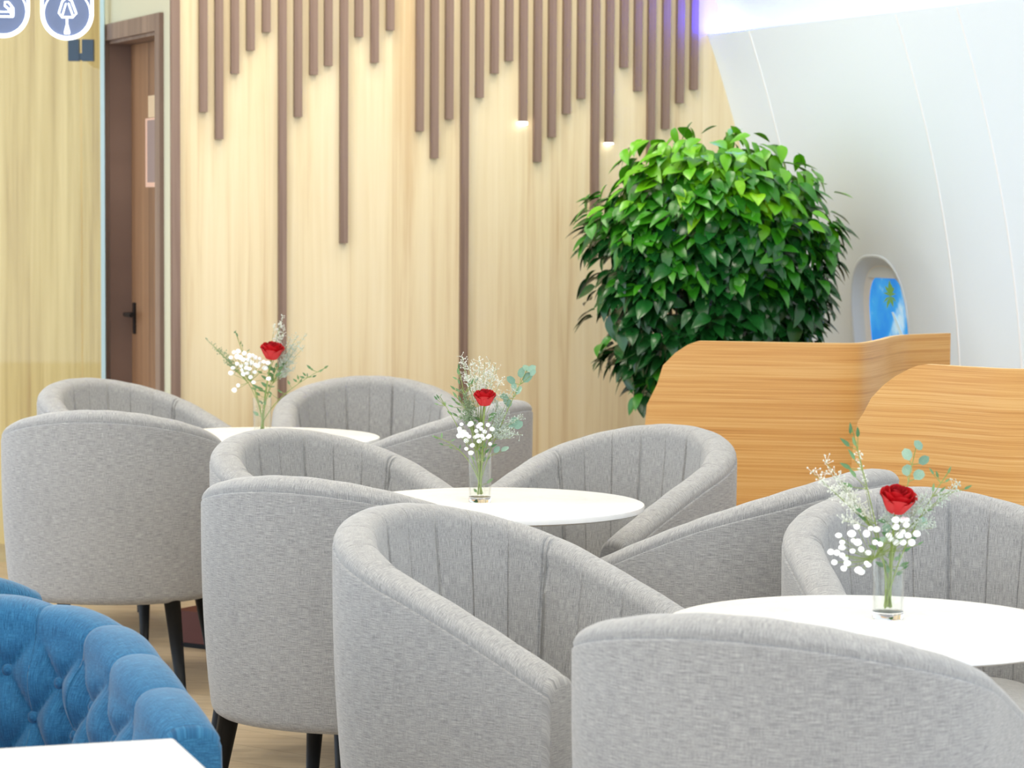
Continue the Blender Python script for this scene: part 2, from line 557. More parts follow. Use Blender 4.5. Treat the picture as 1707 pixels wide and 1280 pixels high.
# cabin window outline in (s, z)
wsl, wzt = shell_hit(1418, 500)[0], shell_hit(1465, 428)[1]
wsr = shell_hit(1514, 540)[0]
WCS, WRS = (wsl + wsr) / 2, (wsr - wsl) / 2
WRZ = WRS * 1.38
WCZ = wzt - WRZ
def oval(k, n=40, ks=1.0, kz=1.0):
    w = 2 * PI * k / n
    c, s = math.cos(w), math.sin(w)
    e = 2 / 2.6
    return (WCS + WRS * ks * math.copysign(abs(c) ** e, c), WCZ + WRZ * kz * math.copysign(abs(s) ** e, s))
G = 0.0015
for a, bb in zip(edges[:-1], edges[1:]):
    a2, b2 = a + G, bb - G
    if a2 < WCS < b2:
        pts, segs = [], []
        NO = 40
        for k in range(NO):
            pts.append(Vector(oval(k)))
            segs.append((k, (k + 1) % NO))
        nz, ns = 40, 12
        c0 = len(pts)
        ring = [(a2, 0), (b2, 0), (b2, ZTOP), (a2, ZTOP)]
        for i in range(ns + 1):
            for j in range(nz + 1):
                s, z = a2 + (b2 - a2) * i / ns, ZTOP * j / nz
                if abs((s - WCS) / (WRS * 1.04)) ** 2.6 + abs((z - WCZ) / (WRZ * 1.04)) ** 2.6 > 1:
                    pts.append(Vector((s, z)))
        vv, ee, ff, *_ = geometry.delaunay_2d_cdt(pts, segs, [], 0, 1e-6)
        keep = []
        for f_ in ff:
            cs = sum(vv[i][0] for i in f_) / len(f_)
            cz = sum(vv[i][1] for i in f_) / len(f_)
            if abs((cs - WCS) / WRS) ** 2.6 + abs((cz - WCZ) / WRZ) ** 2.6 >= 0.985:
                keep.append(tuple(f_))
        vs = [shell(p[0], p[1]) for p in vv]
        mesh_obj('wall_panel', vs, keep, 'white_shell', wall_right, True)
    else:
        nz = 40
        vs, fs = [], []
        for j in range(nz + 1):
            z = ZTOP * j / nz
            vs += [shell(a2, z), shell(b2, z), shell(b2, z, -0.012), shell(a2, z, -0.012)]
        for j in range(nz):
            q = 4 * j
            fs += [(q, q + 1, q + 5, q + 4), (q + 1, q + 2, q + 6, q + 5), (q + 3, q, q + 4, q + 7)]
        o = mesh_obj('wall_panel', vs, fs, 'white_shell', wall_right)
        shade_auto(o)
    # joint strip
    if bb < S_END:
        vs, fs = [], []
        nz = 40
        for j in range(nz + 1):
            z = (ZTOP - 0.001) * j / nz
            vs += [shell(bb - 0.004, z, -0.001), shell(bb - 0.003, z, 0.0025), shell(bb + 0.003, z, 0.0025), shell(bb + 0.004, z, -0.001)]
        for j in range(nz):
            q = 4 * j
            fs += [(q + i, q + i + 1, q + i + 5, q + i + 4) for i in range(3)]
        mesh_obj('joint_strip', vs, fs, 'white_trim', wall_right, True)
# ledge on top of the panels, cove behind it and the upper shell
vs, fs = [], []
prof = [(0.0, ZTOP - 0.001), (0.0, ZTOP + 0.006), (-0.014, ZTOP + 0.006), (-0.014, ZTOP - 0.05), (-0.095, ZTOP - 0.05)]
for s in (-0.4, S_END):
    for off, z in prof:
        vs.append(shell(s, z, off))
n = len(prof)
fs = [(i, i + 1, i + 1 + n, i + n) for i in range(n - 1)]
mesh_obj('ledge', vs, fs, 'white_shell', wall_right)
vs, fs = [], []
nz = 24
for s in (-0.4, S_END):
    for j in range(nz + 1):
        z = ZTOP - 0.05 + (CEIL_Z - ZTOP + 0.05) * j / nz
        vs.append(FB + FT * s + FN * (inward(z) - 0.085) + Vector((0, 0, z)))
fs = [(j, j + 1, j + 2 + nz, j + 1 + nz) for j in range(nz)]
mesh_obj('upper_panel', vs, fs, 'white_shell', wall_right, True)

def cove(name, s0, s1, mat, label, dz=0.0):
    vs = []
    for s in (s0, s1):
        for off, z in ((-0.022, ZTOP - 0.047), (-0.042, ZTOP - 0.047), (-0.042, ZTOP - 0.037), (-0.022, ZTOP - 0.037)):
            vs.append(shell(s, z + dz, off))
    fs = [(i, (i + 1) % 4, (i + 1) % 4 + 4, i + 4) for i in range(4)] + [(0, 1, 2, 3), (7, 6, 5, 4)]
    o = mesh_obj(name, vs, fs, mat)
    return tag(o, label, 'light strip')
cove('cove_light', 0.16, S_END, 'cove_white', 'long white light strip hidden in the cove above the white curved wall')
cove('cove_light', 0.02, 0.15, 'cove_blue', 'short blue-violet light strip where the cove meets the slatted wall', 0.046)

# cabin window: recessed rings, blind and picture pane
win = thing('window_1', '', '')
del win['label'], win['category']
struct(win)
def oval_ring(spec, name, mat, par, cap=None):
    """spec: list of (scale_s, scale_z, off) rings"""
    n_ = 56
    vs, fs = [], []
    for ks, kz, off in spec:
        for k in range(n_):
            s, z = oval(k, n_, ks, kz)
            vs.append(shell(s, z, off))
    for i in range(len(spec) - 1):
        for k in range(n_):
            fs.append((i * n_ + k, i * n_ + (k + 1) % n_, (i + 1) * n_ + (k + 1) % n_, (i + 1) * n_ + k))
    if cap:
        fs.append(tuple(range((len(spec) - 1) * n_, len(spec) * n_)))
    return mesh_obj(name, vs, fs, mat, par, True)
fr_ = oval_ring([(1.03, 1.03, 0.0008), (1.0, 1.0, 0.004), (0.97, 0.975, -0.002), (0.93, 0.94, -0.018), (0.90, 0.92, -0.022),
                 (0.87, 0.90, -0.030), (0.84, 0.875, -0.032)], 'window_frame', 'white_shell', win)
pn = oval_ring([(0.845, 0.88, -0.0318), (0.72, 0.77, -0.040), (0.70, 0.75, -0.0405)], 'inner_rim', 'white_trim', win)
# picture pane: flat panel
n_ = 48
vs, fs = [], []
for sc in (0.715, 0.5, 0.25):
    for k in range(n_):
        s, z = oval(k, n_, sc, sc * 1.06)
        vs.append(shell(s, z, -0.042))
vs.append(shell(WCS, WCZ, -0.042))
for q in (0, 1):
    fs += [(q * n_ + k, q * n_ + (k + 1) % n_, (q + 1) * n_ + (k + 1) % n_, (q + 1) * n_ + k) for k in range(n_)]
fs += [(2 * n_ + k, 2 * n_ + (k + 1) % n_, 3 * n_) for k in range(n_)]
pc = shell(WCS, WCZ, -0.042)
po = mesh_obj('pane', [v_ - pc for v_ in vs], fs, 'sky_pic', win, loc=pc)
# pulled-down blind: covers the top of the opening
zbl = shell_hit(1470, 467, -0.032)[1]
vs = []
for k in range(n_ * 2):
    s, z = oval(k, n_ * 2, 0.835, 0.87)
    if z >= zbl:
        vs.append((s, z))
vs.sort(key=lambda p: math.atan2(p[1] - (zbl - 0.001), p[0] - WCS))
bl = MB()
front = [shell(s, z, -0.0335) for s, z in vs]
back = [shell(s, z, -0.0385) for s, z in vs]
nb_ = len(front)
bl.add(front + back, [tuple(range(nb_)), tuple(range(2 * nb_ - 1, nb_ - 1, -1))] + [(i, (i + 1) % nb_, (i + 1) % nb_ + nb_, i + nb_) for i in range(nb_)])
bl.build('blind', 'white_shell', win)
# palm on the picture
def pic(px, py):
    s, z = shell_hit(px, py, -0.0410)
    return shell(s, z, -0.0410)
trunk = [(1488, 520), (1495, 538), (1502, 556), (1508, 575), (1512, 600)]
tv = []
for i, (x, y) in enumerate(trunk):
    w = 2.0 + 0.6 * i
    tv += [pic(x - w, y), pic(x + w, y)]
mesh_obj('palm_trunk_print', tv, [(2 * i, 2 * i + 1, 2 * i + 3, 2 * i + 2) for i in range(4)], 'palm_trunk', po).matrix_parent_inverse = Matrix.Translation(-pc)
pl = MB()
for a_, ln in ((95, 24), (60, 17), (125, 20), (25, 14), (155, 17), (-20, 14), (-60, 13), (-120, 15), (200, 16), (80, 18)):
    ln *= 1.35
    dx, dy = math.cos(R(a_)) * ln * 0.6, -math.sin(R(a_)) * ln
    x0, y0 = 1484, 494
    mx_, my_ = x0 + dx * 0.5, y0 + dy * 0.55
    nx, ny = -dy / ln * 3.0, dx / ln * 3.0
    pl.add([pic(x0, y0), pic(mx_ + nx, my_ + ny), pic(x0 + dx, y0 + dy + 4), pic(mx_ - nx, my_ - ny)], [(0, 1, 2, 3)])
pl.build('palm_crown_print', 'palm_leaf', po).matrix_parent_inverse = Matrix.Translation(-pc)

# ceiling light panels, all unseen; the leftmost and wall-side ones added to brighten walls
GRP = 'square light panels in the ceiling'
px_list = [(-1.9, 3.6), (0.0, 3.6), (1.5, 3.6), (-1.9, 5.9), (-0.1, 5.9), (1.05, 5.9), (-1.7, 8.2), (-0.1, 8.2), (-1.9, 1.3), (0.0, 1.3), (1.9, 1.3), (-3.4, 3.6), (-3.4, 5.9), (-3.4, 8.2), (-0.9, 9.2), (0.2, 9.35)]
rows = {9.2: 'wall-side', 9.35: 'wall-side', 1.3: 'first', 3.6: 'second', 5.9: 'third', 8.2: 'farthest'}
for x, y in px_list:
    side = 'added leftmost' if x < -3 else 'added left' if x < -1 else ('right' if x > 0.5 else 'middle')
    if y > 9:
        side = 'added left' if x < 0 else 'right'
    t = thing('unseen_ceiling_light', '%s unseen square ceiling light panel in the %s row from the camera' % (side, rows[y]), 'ceiling light', (x, y, CEIL_Z), 0, GRP)
    fr2 = MB()
    h = 0.32
    for q in ((-h, h, -h, -h + 0.02), (-h, h, h - 0.02, h), (-h, -h + 0.02, -h + 0.02, h - 0.02), (h - 0.02, h, -h + 0.02, h - 0.02)):
        fr2.box(q[0], q[1], q[2], q[3], -0.014, 0.0)
    fr2.build('frame', 'white_trim', t)
    MB().add([(-h + 0.02, -h + 0.02, -0.008), (-h + 0.02, h - 0.02, -0.008), (h - 0.02, h - 0.02, -0.008), (h - 0.02, -h + 0.02, -0.008)], [(0, 1, 2, 3)]).build('diffuser', 'diffuser', t)


# ================================================================== TUB CHAIRS
def rim_curve(W, yf, Db, nexp, r, chan, N=90, M_=200):
    a, b_ = W / 2 - r, Db - r
    xs, ys = [], []
    for i in range(N):
        th = PI / 2 * i / (N - 1)
        xs.append(a * math.sin(th) ** (2 / nexp))
        ys.append(-b_ * max(0.0, math.cos(th)) ** (2 / nexp))
    for i in range(1, 20):
        xs.append(a)
        ys.append(yf * i / 19)
    pts = [(-x, y) for x, y in zip(xs[::-1], ys[::-1])] + list(zip(xs, ys))[1:]
    d = [0.0]
    for p, q in zip(pts[:-1], pts[1:]):
        d.append(d[-1] + math.hypot(q[0] - p[0], q[1] - p[1]))
    out, j = [], 0
    L = d[-1]
    cw = L / max(1, round(L / chan))
    st = set(round(L * i / M_, 5) for i in range(M_ + 1))
    for k in range(1, round(L / cw)):
        for o_ in (-0.0045, -0.0022, -0.0009, 0.0, 0.0009, 0.0022, 0.0045):
            st.add(round(k * cw + o_, 5))
    st = [s for s in sorted(st) if s <= L]
    st[-1] = L
    for s in st:
        while j < len(d) - 2 and d[j + 1] < s:
            j += 1
        t = (s - d[j]) / (d[j + 1] - d[j] + 1e-12)
        out.append((pts[j][0] + (pts[j + 1][0] - pts[j][0]) * t, pts[j][1] + (pts[j + 1][1] - pts[j][1]) * t))
    return out, d[-1], st

def tub_chair(name, fab, P, tufted=False):
    """local origin on the floor, front is +y; returns the Empty with its parts"""
    W, yf, Db, nexp, zb, za, e, r = P['W'], P['yf'], P['Db'], P['n'], P['zb'], P['za'], P['e'], P['r']
    zbot, th_in, seat_z = P['zbot'], P['th'], P['seat']
    NS = 260 if tufted else 150
    cur, L, ST = rim_curve(W, yf, Db, nexp, r, P['chan'], M_=NS)
    NS = len(cur) - 1
    root = thing(name, '', 'chair')
    nrm = []
    for i in range(NS + 1):
        p, q = cur[max(0, i - 1)], cur[min(NS, i + 1)]
        tx, ty = q[0] - p[0], q[1] - p[1]
        l = math.hypot(tx, ty)
        nrm.append((ty / l, -tx / l))           # outward (right side: +x)
    def ztop(i):
        t = abs(2.0 * ST[i] / L - 1)
        g = (math.sqrt(t * t + e * e) - e) / (math.sqrt(1 + e * e) - e)
        return zb - (zb - za) * g
    hw = (r + th_in) / 2                         # half thickness of the rim roll
    oc = (r - th_in) / 2
    rv = P['rv']
    taper = P['taper']
    def outer_o(z, zt):
        return r - taper * (zt - rv - z) / (zb - zbot)
    # outer panel: from bottom edge up to the seam on the roll
    ov, of, ouv = [], [], []
    seam_ang = R(10)
    sq = lambda c: math.copysign(abs(c) ** 0.80, c)
    NO = 22
    for i in range(NS + 1):
        zt = ztop(i)
        prof = [(outer_o(zbot, zt) - 0.09, zbot + 0.004), (outer_o(zbot, zt) - 0.045, zbot)]
        for k in range(5):
            w = R(-90 + 22.5 * k)
            prof.append((outer_o(zbot, zt) - 0.03 + 0.03 * math.cos(w), zbot + 0.03 + 0.03 * math.sin(w)))
        zs = zt - rv
        for k in range(1, 9):
            z = zbot + 0.03 + (zs - zbot - 0.03) * k / 9
            bulge = 0.006 * math.sin(PI * k / 9)
            prof.append((outer_o(z, zt) + bulge, z))
        for k in range(0, 5):
            w = seam_ang * k / 4
            prof.append((oc + (hw - (0.0035 if k == 4 else 0)) * sq(math.cos(w)), zs + (rv - (0.0035 if k == 4 else 0)) * sq(math.sin(w))))
        v0 = 0
        for j, (o_, z) in enumerate(prof):
            if j:
                v0 += math.hypot(o_ - prof[j - 1][0], z - prof[j - 1][1])
            ov.append((cur[i][0] + nrm[i][0] * o_, cur[i][1] + nrm[i][1] * o_, z))
            ouv.append((ST[i], z * 1.0 + 0.2))
        n_o = len(prof)
    for i in range(NS):
        for j in range(n_o - 1):
            a0 = i * n_o + j
            of.append((a0, a0 + n_o, a0 + n_o + 1, a0 + 1))
    outer = mesh_obj('outer_panel', ov, of, fab, root, True, ouv)
    # inner back with channels, including the roll
    chan = P['chan']
    nch = max(1, round(L / chan))
    cw = L / nch
    iv, if_, iuv = [], [], []
    NR = 14
    NI = 26 if tufted else 16
    zi_bot = seat_z - 0.03
    buttons = []
    for i in range(NS + 1):
        zt = ztop(i)
        s = ST[i]
        zs = zt - rv
        ph = (s / cw) % 1.0
        dgr = min(ph, 1 - ph) * cw               # distance to the nearest seam
        groove = 0.0030 * math.exp(-(dgr / 0.0015) ** 2)
        puff = 0.0012 * math.cos(2 * PI * (ph - 0.5))
        prof = []
        for k in range(NR + 1):
            w = seam_ang + (PI - seam_ang) * k / NR
            fade = min(1.0, max(0.0, (k - 1) / 4.0))
            if k == 0:
                d_ = -0.0035                     # stitched seam with the outer panel
            elif tufted:
                d_ = 0.009 * (abs(math.sin(PI * ph)) ** 0.7 - 0.75) * fade
            else:
                d_ = (puff * 0.4 - groove * 0.35) * fade + 0.0006
            prof.append((oc + (hw + d_) * sq(math.cos(w)), zs + (rv + d_) * sq(math.sin(w))))
        for k in range(1, NI + 1):
            t = k / NI
            z = zs + (zi_bot - zs) * t
            lean = -th_in - 0.028 * t - 0.006 * math.sin(PI * t)
            if tufted:
                u, vv_ = s / cw, (zs - z) / (cw * 1.05)
                p_, q_ = (u + vv_), (u - vv_)
                fq = (abs(math.sin(PI * p_)) * abs(math.sin(PI * q_))) ** 0.6
                d_ = 0.030 * (fq - 0.45)
                edge = min(1.0, t * 6)
                lean -= d_ * edge + (1 - edge) * 0.009 * (abs(math.sin(PI * ph)) ** 0.7 - 0.75)
            else:
                lean -= puff - groove
            prof.append((lean, z))
        for j, (o_, z) in enumerate(prof):
            iv.append((cur[i][0] + nrm[i][0] * o_, cur[i][1] + nrm[i][1] * o_, z))
            iuv.append((0.9 - z if j > NR else 0.9 - zt + 0.012 * (j - NR), s + 3.1))
        n_i = len(prof)
    for i in range(NS):
        for j in range(n_i - 1):
            a0 = i * n_i + j
            if_.append((a0, a0 + n_i, a0 + n_i + 1, a0 + 1))
    inner = mesh_obj('tufted_back' if tufted else 'channel_back', iv, if_, fab, root, True, iuv)
    if tufted:
        bmesh_b = MB()
        bmesh_b.lathe([(0.0001, 0.006), (0.006, 0.005), (0.0105, 0.001), (0.011, -0.003)], 12)
        bme = None
        for c_ in range(1, nch * 2):
            u = c_ * 0.5
            i = min(range(NS + 1), key=lambda q_: abs(ST[q_] - u * cw))
            if not (3 < i < NS - 3):
                continue
            zs = ztop(i) - rv
            for kk in range(0, 8):
                vv_ = kk * 0.5
                if abs(((u + vv_) % 1.0) - 0) > 0.01 and abs(((u + vv_) % 1.0) - 1) > 0.01:
                    continue
                z = zs - vv_ * cw * 1.05
                if z > zs - 0.05 or z < seat_z + 0.03:
                    continue
                t = (z - zs) / (zi_bot - zs)
                o_ = -th_in - 0.028 * t - 0.006 * math.sin(PI * t) + 0.030 * 0.45 - 0.004
                if bme is None:
                    bo = bmesh_b.build('button', fab, root, True)
                    bme = bo.data
                else:
                    bo = bpy.data.objects.new('button', bme)
                    COL.objects.link(bo)
                    bo.parent = root
                bo.location = (cur[i][0] + nrm[i][0] * o_, cur[i][1] + nrm[i][1] * o_, z)
                bo.rotation_euler = Vector((-nrm[i][0], -nrm[i][1], 0.0)).to_track_quat('Z', 'Y').to_euler()
    # arm fronts: padded end caps
    for i, sgn in ((0, -1), (NS, 1)):
        po_ = ov[i * n_o:(i + 1) * n_o]
        pi_ = iv[i * n_i:(i + 1) * n_i]
        loop = po_ + pi_[1:]
        loop = loop + [(pi_[-1][0], pi_[-1][1], zbot + 0.01)]
        cx = sum(p[0] for p in loop) / len(loop)
        cy = loop[0][1]
        vs, fs, uv = [], [], []
        nl = len(loop)
        for sc, dy in ((1.0, -0.001), (0.985, 0.010), (0.93, 0.016)):
            for p in loop:
                zc = (zbot + za) / 2
                zz = p[2] if sc == 1.0 else p[2] - (1 - sc) * 0.25 * (1 if p[2] > zc else -1)
                vs.append((cx + (p[0] - cx) * sc, cy + dy, zz))
                uv.append((p[0] + 7, p[2]))
        for k in range(2):
            for j in range(nl):
                fs.append((k * nl + j, k * nl + (j + 1) % nl, (k + 1) * nl + (j + 1) % nl, (k + 1) * nl + j))
        fs.append(tuple(range(2 * nl, 3 * nl)))
        shade_auto(mesh_obj('arm_front', vs, fs, fab, root, False, uv), 60)
    # seat base and cushion follow the inside of the shell
    def plan(off, yfront, k=40):
        pts = []
        for i in range(0, NS + 1, max(1, NS // k)):
            pts.append((cur[i][0] + nrm[i][0] * off, min(yfront, cur[i][1] + nrm[i][1] * off)))
        return pts
    def prism(name_, levels):
        vs, fs, uv = [], [], []
        for off, yfr, z in levels:
            pl_ = plan(off, yfr)
            for p in pl_:
                vs.append((p[0], p[1], z))
                uv.append((p[0] + 11, p[1] + z))
            n_ = len(pl_)
        for k in range(len(levels) - 1):
            for j in range(n_):
                fs.append((k * n_ + j, k * n_ + (j + 1) % n_, (k + 1) * n_ + (j + 1) % n_, (k + 1) * n_ + j))
        fs.append(tuple(range(n_))[::-1])
        fs.append(tuple(range((len(levels) - 1) * n_, len(levels) * n_)))
        return shade_auto(mesh_obj(name_, vs, fs, fab, root, False, uv), 50)
    ti = -th_in - 0.012
    prism('seat_base', [(ti, yf - 0.01, zbot + 0.004), (ti, yf + 0.004, zbot + 0.02), (ti, yf + 0.004, seat_z - 0.10), (ti - 0.002, yf, seat_z - 0.088)])
    ts = -th_in - 0.036
    prism('seat_cushion', [(ts - 0.01, yf + 0.004, seat_z - 0.086), (ts, yf + 0.016, seat_z - 0.07), (ts, yf + 0.018, seat_z - 0.03), (ts - 0.008, yf + 0.010, seat_z - 0.012), (ts - 0.03, yf - 0.012, seat_z), (ts - 0.10, yf - 0.08, seat_z + 0.008)])
    # legs
    for lx, ly in ((-1, -1), (1, -1), (-1, 1), (1, 1)):
        x0, y0 = lx * 0.205, (-0.165 if ly < 0 else yf - 0.085)
        x1, y1 = x0 + lx * 0.035, y0 + ly * 0.035
        MB().tube([(x0, y0, zbot + 0.005), (x0 + (x1 - x0) * 0.5, y0 + (y1 - y0) * 0.5, zbot * 0.5), (x1, y1, 0.0)], 0.024, 0.0135, 16).build('leg', 'leg', root, True)
    return root

GREY = dict(W=0.655, yf=0.325, Db=0.2925, n=2.125, zb=0.815, za=0.58, e=0.6, r=0.035, rv=0.041, zbot=0.255,
            th=0.050, seat=0.435, taper=0.026, chan=0.094)
chair0 = tub_chair('tub_chair', 'grey_fabric', GREY)
CG = 'grey fabric tub chairs'
POSES = [  # x, y, yaw, label
    (-1.167, 7.900, -4.5, 'grey tub chair turned back-on at far left, in front of the back table'),
    (-1.251, 8.909, -126.0, 'grey tub chair below the brown door, left behind the back table'),
    (-0.477, 9.032, 183.2, 'grey tub chair against the slatted wall, facing us behind the back table'),
    (-0.238, 8.230, 65.8, 'grey tub chair seen side-on, right of the back table behind the middle bouquet'),
    (-0.453, 6.881, -132.5, 'grey tub chair left of the middle table, its channelled inside showing'),
    (-0.373, 6.037, -24.9, 'grey tub chair turned back-on between the blue chair and the middle table'),
    (0.273, 7.079, 137.0, 'grey tub chair right of the middle table, in front of the rounded wooden screen'),
    (0.585, 6.162, 56.4, 'grey tub chair seen side-on between the middle table and the front right table'),
    (-0.029, 5.124, -124.2, 'large grey tub chair at centre front, open side towards the front right table'),
    (0.419, 4.080, -24.3, 'nearest grey tub chair turned back-on, in the lower right corner'),
    (0.875, 5.416, 190.2, 'grey tub chair at the right edge, behind the front right table and its bouquet'),
]
for i, (x, y, a, lab) in enumerate(POSES):
    o = chair0 if i == 0 else copy_tree(chair0)
    o.location = (x, y, 0)
    o.rotation_euler = (0, 0, R(a))
    tag(o, lab, 'chair', CG)

BLUE = dict(W=0.64, yf=0.32, Db=0.31, n=2.15, zb=0.72, za=0.58, e=0.6, r=0.045, rv=0.048, zbot=0.23,
            th=0.062, seat=0.42, taper=0.02, chan=0.132)
blue0 = tub_chair('tufted_chair', 'blue_fabric', BLUE, True)
blue0.location = (-0.89, 4.427, 0)
blue0.rotation_euler = (0, 0, R(205.5))
tag(blue0, 'blue button-tufted tub chair in the lower left corner behind the white table corner', 'chair', 'blue tufted tub chairs')
blue1 = copy_tree(blue0)
blue1.location = (-1.445, 5.84, 0)
blue1.rotation_euler = (0, 0, R(-60))
tag(blue1, 'second blue chair at the left edge, only its rounded top showing behind the tufted one', 'chair', 'blue tufted tub chairs')


# ================================================================== TABLES
TZ = 0.70
def round_table(x, y, label):
    t = thing('round_table', label, 'table', (x, y, 0), 0, 'round white tables')
    Rr = 0.35
    top = MB().lathe([(0.0001, TZ), (Rr - 0.006, TZ), (Rr - 0.001, TZ - 0.002), (Rr, TZ - 0.006), (Rr - 0.001, TZ - 0.014), (Rr - 0.010, TZ - 0.018), (0.0001, TZ - 0.018)], 96).build('tabletop', 'table_white', t)
    shade_auto(top, 30)
    shade_auto(MB().lathe([(0.0001, TZ - 0.018), (0.11, TZ - 0.018), (0.11, TZ - 0.026), (0.028, TZ - 0.03), (0.028, 0.03), (0.0001, 0.03)], 32).build('column', 'leg', t), 40)
    shade_auto(MB().lathe([(0.0001, 0.030), (0.028, 0.030), (0.05, 0.016), (0.14, 0.010), (0.15, 0.006), (0.15, 0.0), (0.0001, 0.0)], 48).build('base', 'leg', t), 40)
    return t
round_table(-0.75, 8.16, 'round white table at the back left under the farthest bouquet')
round_table(-0.034, 6.364, 'round white table in the middle of the picture')
round_table(0.607, 4.52, 'round white table at the front right, cut by the picture edge')

# square white table corner in the lower left
c0 = at(290, 1230, 1.0)
def on_top(px, py, z):
    d = ray(px, py)
    return CAM_POS + d * ((z - HC) / d.z)
ca, cb, cc = on_top(290, 1230, TZ), on_top(0, 1247, TZ), on_top(370, 1281, TZ)
ang = math.atan2((ca - cb).y, (ca - cb).x)
st = thing('square_table', 'white rectangular table corner in the lower left foreground', 'table', (ca.x, ca.y, 0), ang)
tp = MB()
tp.box(-0.70, 0.0, -0.70, 0.0, TZ - 0.025, TZ)
top = tp.build('tabletop', 'table_white', st)
bv = top.modifiers.new('bevel', 'BEVEL')
bv.width = 0.004
bv.segments = 2
MB().tube([(-0.35, -0.35, 0.02), (-0.35, -0.35, TZ - 0.025)], 0.03, n=20).build('column', 'leg', st, True)
MB().box(-0.56, -0.14, -0.56, -0.14, 0.0, 0.02).build('base', 'leg', st)

# low red-brown box under the back table, seen between chair legs
rb = MB()
rb.box(0, 0.42, 0.0, 0.30, 0.014, 0.115)
rbo = rb.build('low_box', 'red_box')
pA = on_top(290, 1076, 0.0)
rbo.location = pA
rbo.rotation_euler = (0, 0, R(-32))
tag(rbo, 'low red-brown box on the floor, glimpsed between black chair legs at left', 'box')
MB().box(-0.003, 0.423, -0.003, 0.303, 0.0, 0.014).build('plinth', 'leg', rbo)


# ================================================================== BENT PLYWOOD SCREENS
def screen(name, plan_px, corner_px, Hs, label, ext=None):
    """plan_px: (px, depth) of the top edge left to right; corner_px: outline of the rounded left corner"""
    pts = []
    for x, Y in plan_px:
        p = at(x, 600, Y)
        pts.append(Vector((p.x, Y, 0)))
    if ext:
        pts += [Vector(e_) for e_ in ext]
    # smooth resample (Catmull-Rom)
    fine = []
    for i in range(len(pts) - 1):
        p0, p1, p2, p3 = pts[max(0, i - 1)], pts[i], pts[i + 1], pts[min(len(pts) - 1, i + 2)]
        for k in range(10):
            t = k / 10
            fine.append(0.5 * ((2 * p1) + (p2 - p0) * t + (2 * p0 - 5 * p1 + 4 * p2 - p3) * t * t + (3 * p1 - p0 - 3 * p2 + p3) * t ** 3))
    fine.append(pts[-1])
    d = [0.0]
    for a, b_ in zip(fine[:-1], fine[1:]):
        d.append(d[-1] + (b_ - a).length)
    # corner outline -> (s, z)
    prof = []
    for x, y in corner_px:
        best = None
        for i, p in enumerate(fine):
            dirx = (p - Vector((0, 0, 0)))
            q = at(x, y, p.y)
            e_ = abs(q.x - p.x)
            if best is None or e_ < best[0]:
                best = (e_, d[i], q.z)
        prof.append((best[1], best[2]))
    s_first = prof[0][0]
    def top(s):
        if s >= prof[-1][0]:
            return Hs
        if s <= prof[0][0]:
            return prof[0][1]
        for (sa, za_), (sb_, zb2) in zip(prof[:-1], prof[1:]):
            if sa <= s <= sb_:
                return za_ + (zb2 - za_) * (s - sa) / max(1e-6, sb_ - sa)
        return Hs
    # finer stations
    ss = sorted(set([s_first] + [p[0] for p in prof] + [s_first + (d[-1] - s_first) * i / 90 for i in range(91)]))
    ss = [s for s in ss if s >= s_first]
    v_, f_, uv = [], [], []
    T_ = 0.018
    NZ = 14
    def pos(s):
        for i in range(len(d) - 1):
            if d[i + 1] >= s or i == len(d) - 2:
                t = (s - d[i]) / max(1e-9, d[i + 1] - d[i])
                p = fine[i].lerp(fine[i + 1], min(1, t))
                tg = (fine[min(i + 2, len(fine) - 1)] - fine[max(i - 1, 0)]).normalized()
                return p, Vector((-tg.y, tg.x, 0))
    cols = []
    for s in ss:
        p, n_ = pos(s)
        zt = top(s)
        col = []
        for side in (0, 1):
            for j in range(NZ + 1):
                z = zt * j / NZ
                v_.append(p + n_ * (T_ * side) + Vector((0, 0, z)))
                uv.append((s, z))
                col.append(len(v_) - 1)
        cols.append(col)
    m_ = NZ + 1
    for a, b_ in zip(cols[:-1], cols[1:]):
        for j in range(NZ):
            f_.append((a[j], b_[j], b_[j + 1], a[j + 1]))
            f_.append((a[m_ + j + 1], b_[m_ + j + 1], b_[m_ + j], a[m_ + j]))
    body_f = list(f_)
    root = thing(name, label, 'screen')
    ctr = pos((ss[0] + ss[-1]) / 2)[0]
    root.location = ctr
    vv2 = [q - ctr for q in v_]
    o = mesh_obj('plywood_sheet', vv2, body_f, 'ply', root, True, uv)
    ef = []
    for a, b_ in zip(cols[:-1], cols[1:]):
        ef.append((a[NZ], b_[NZ], b_[m_ + NZ], a[m_ + NZ]))
    for c_ in (cols[0], cols[-1]):
        for j in range(NZ):
            ef.append((c_[j], c_[j + 1], c_[m_ + j + 1], c_[m_ + j]))
    used = sorted({i for q in ef for i in q})
    mp = {k: i for i, k in enumerate(used)}
    mesh_obj('edge_band', [vv2[k] for k in used], [tuple(mp[i] for i in q) for q in ef], 'ply_edge', root)
    return root

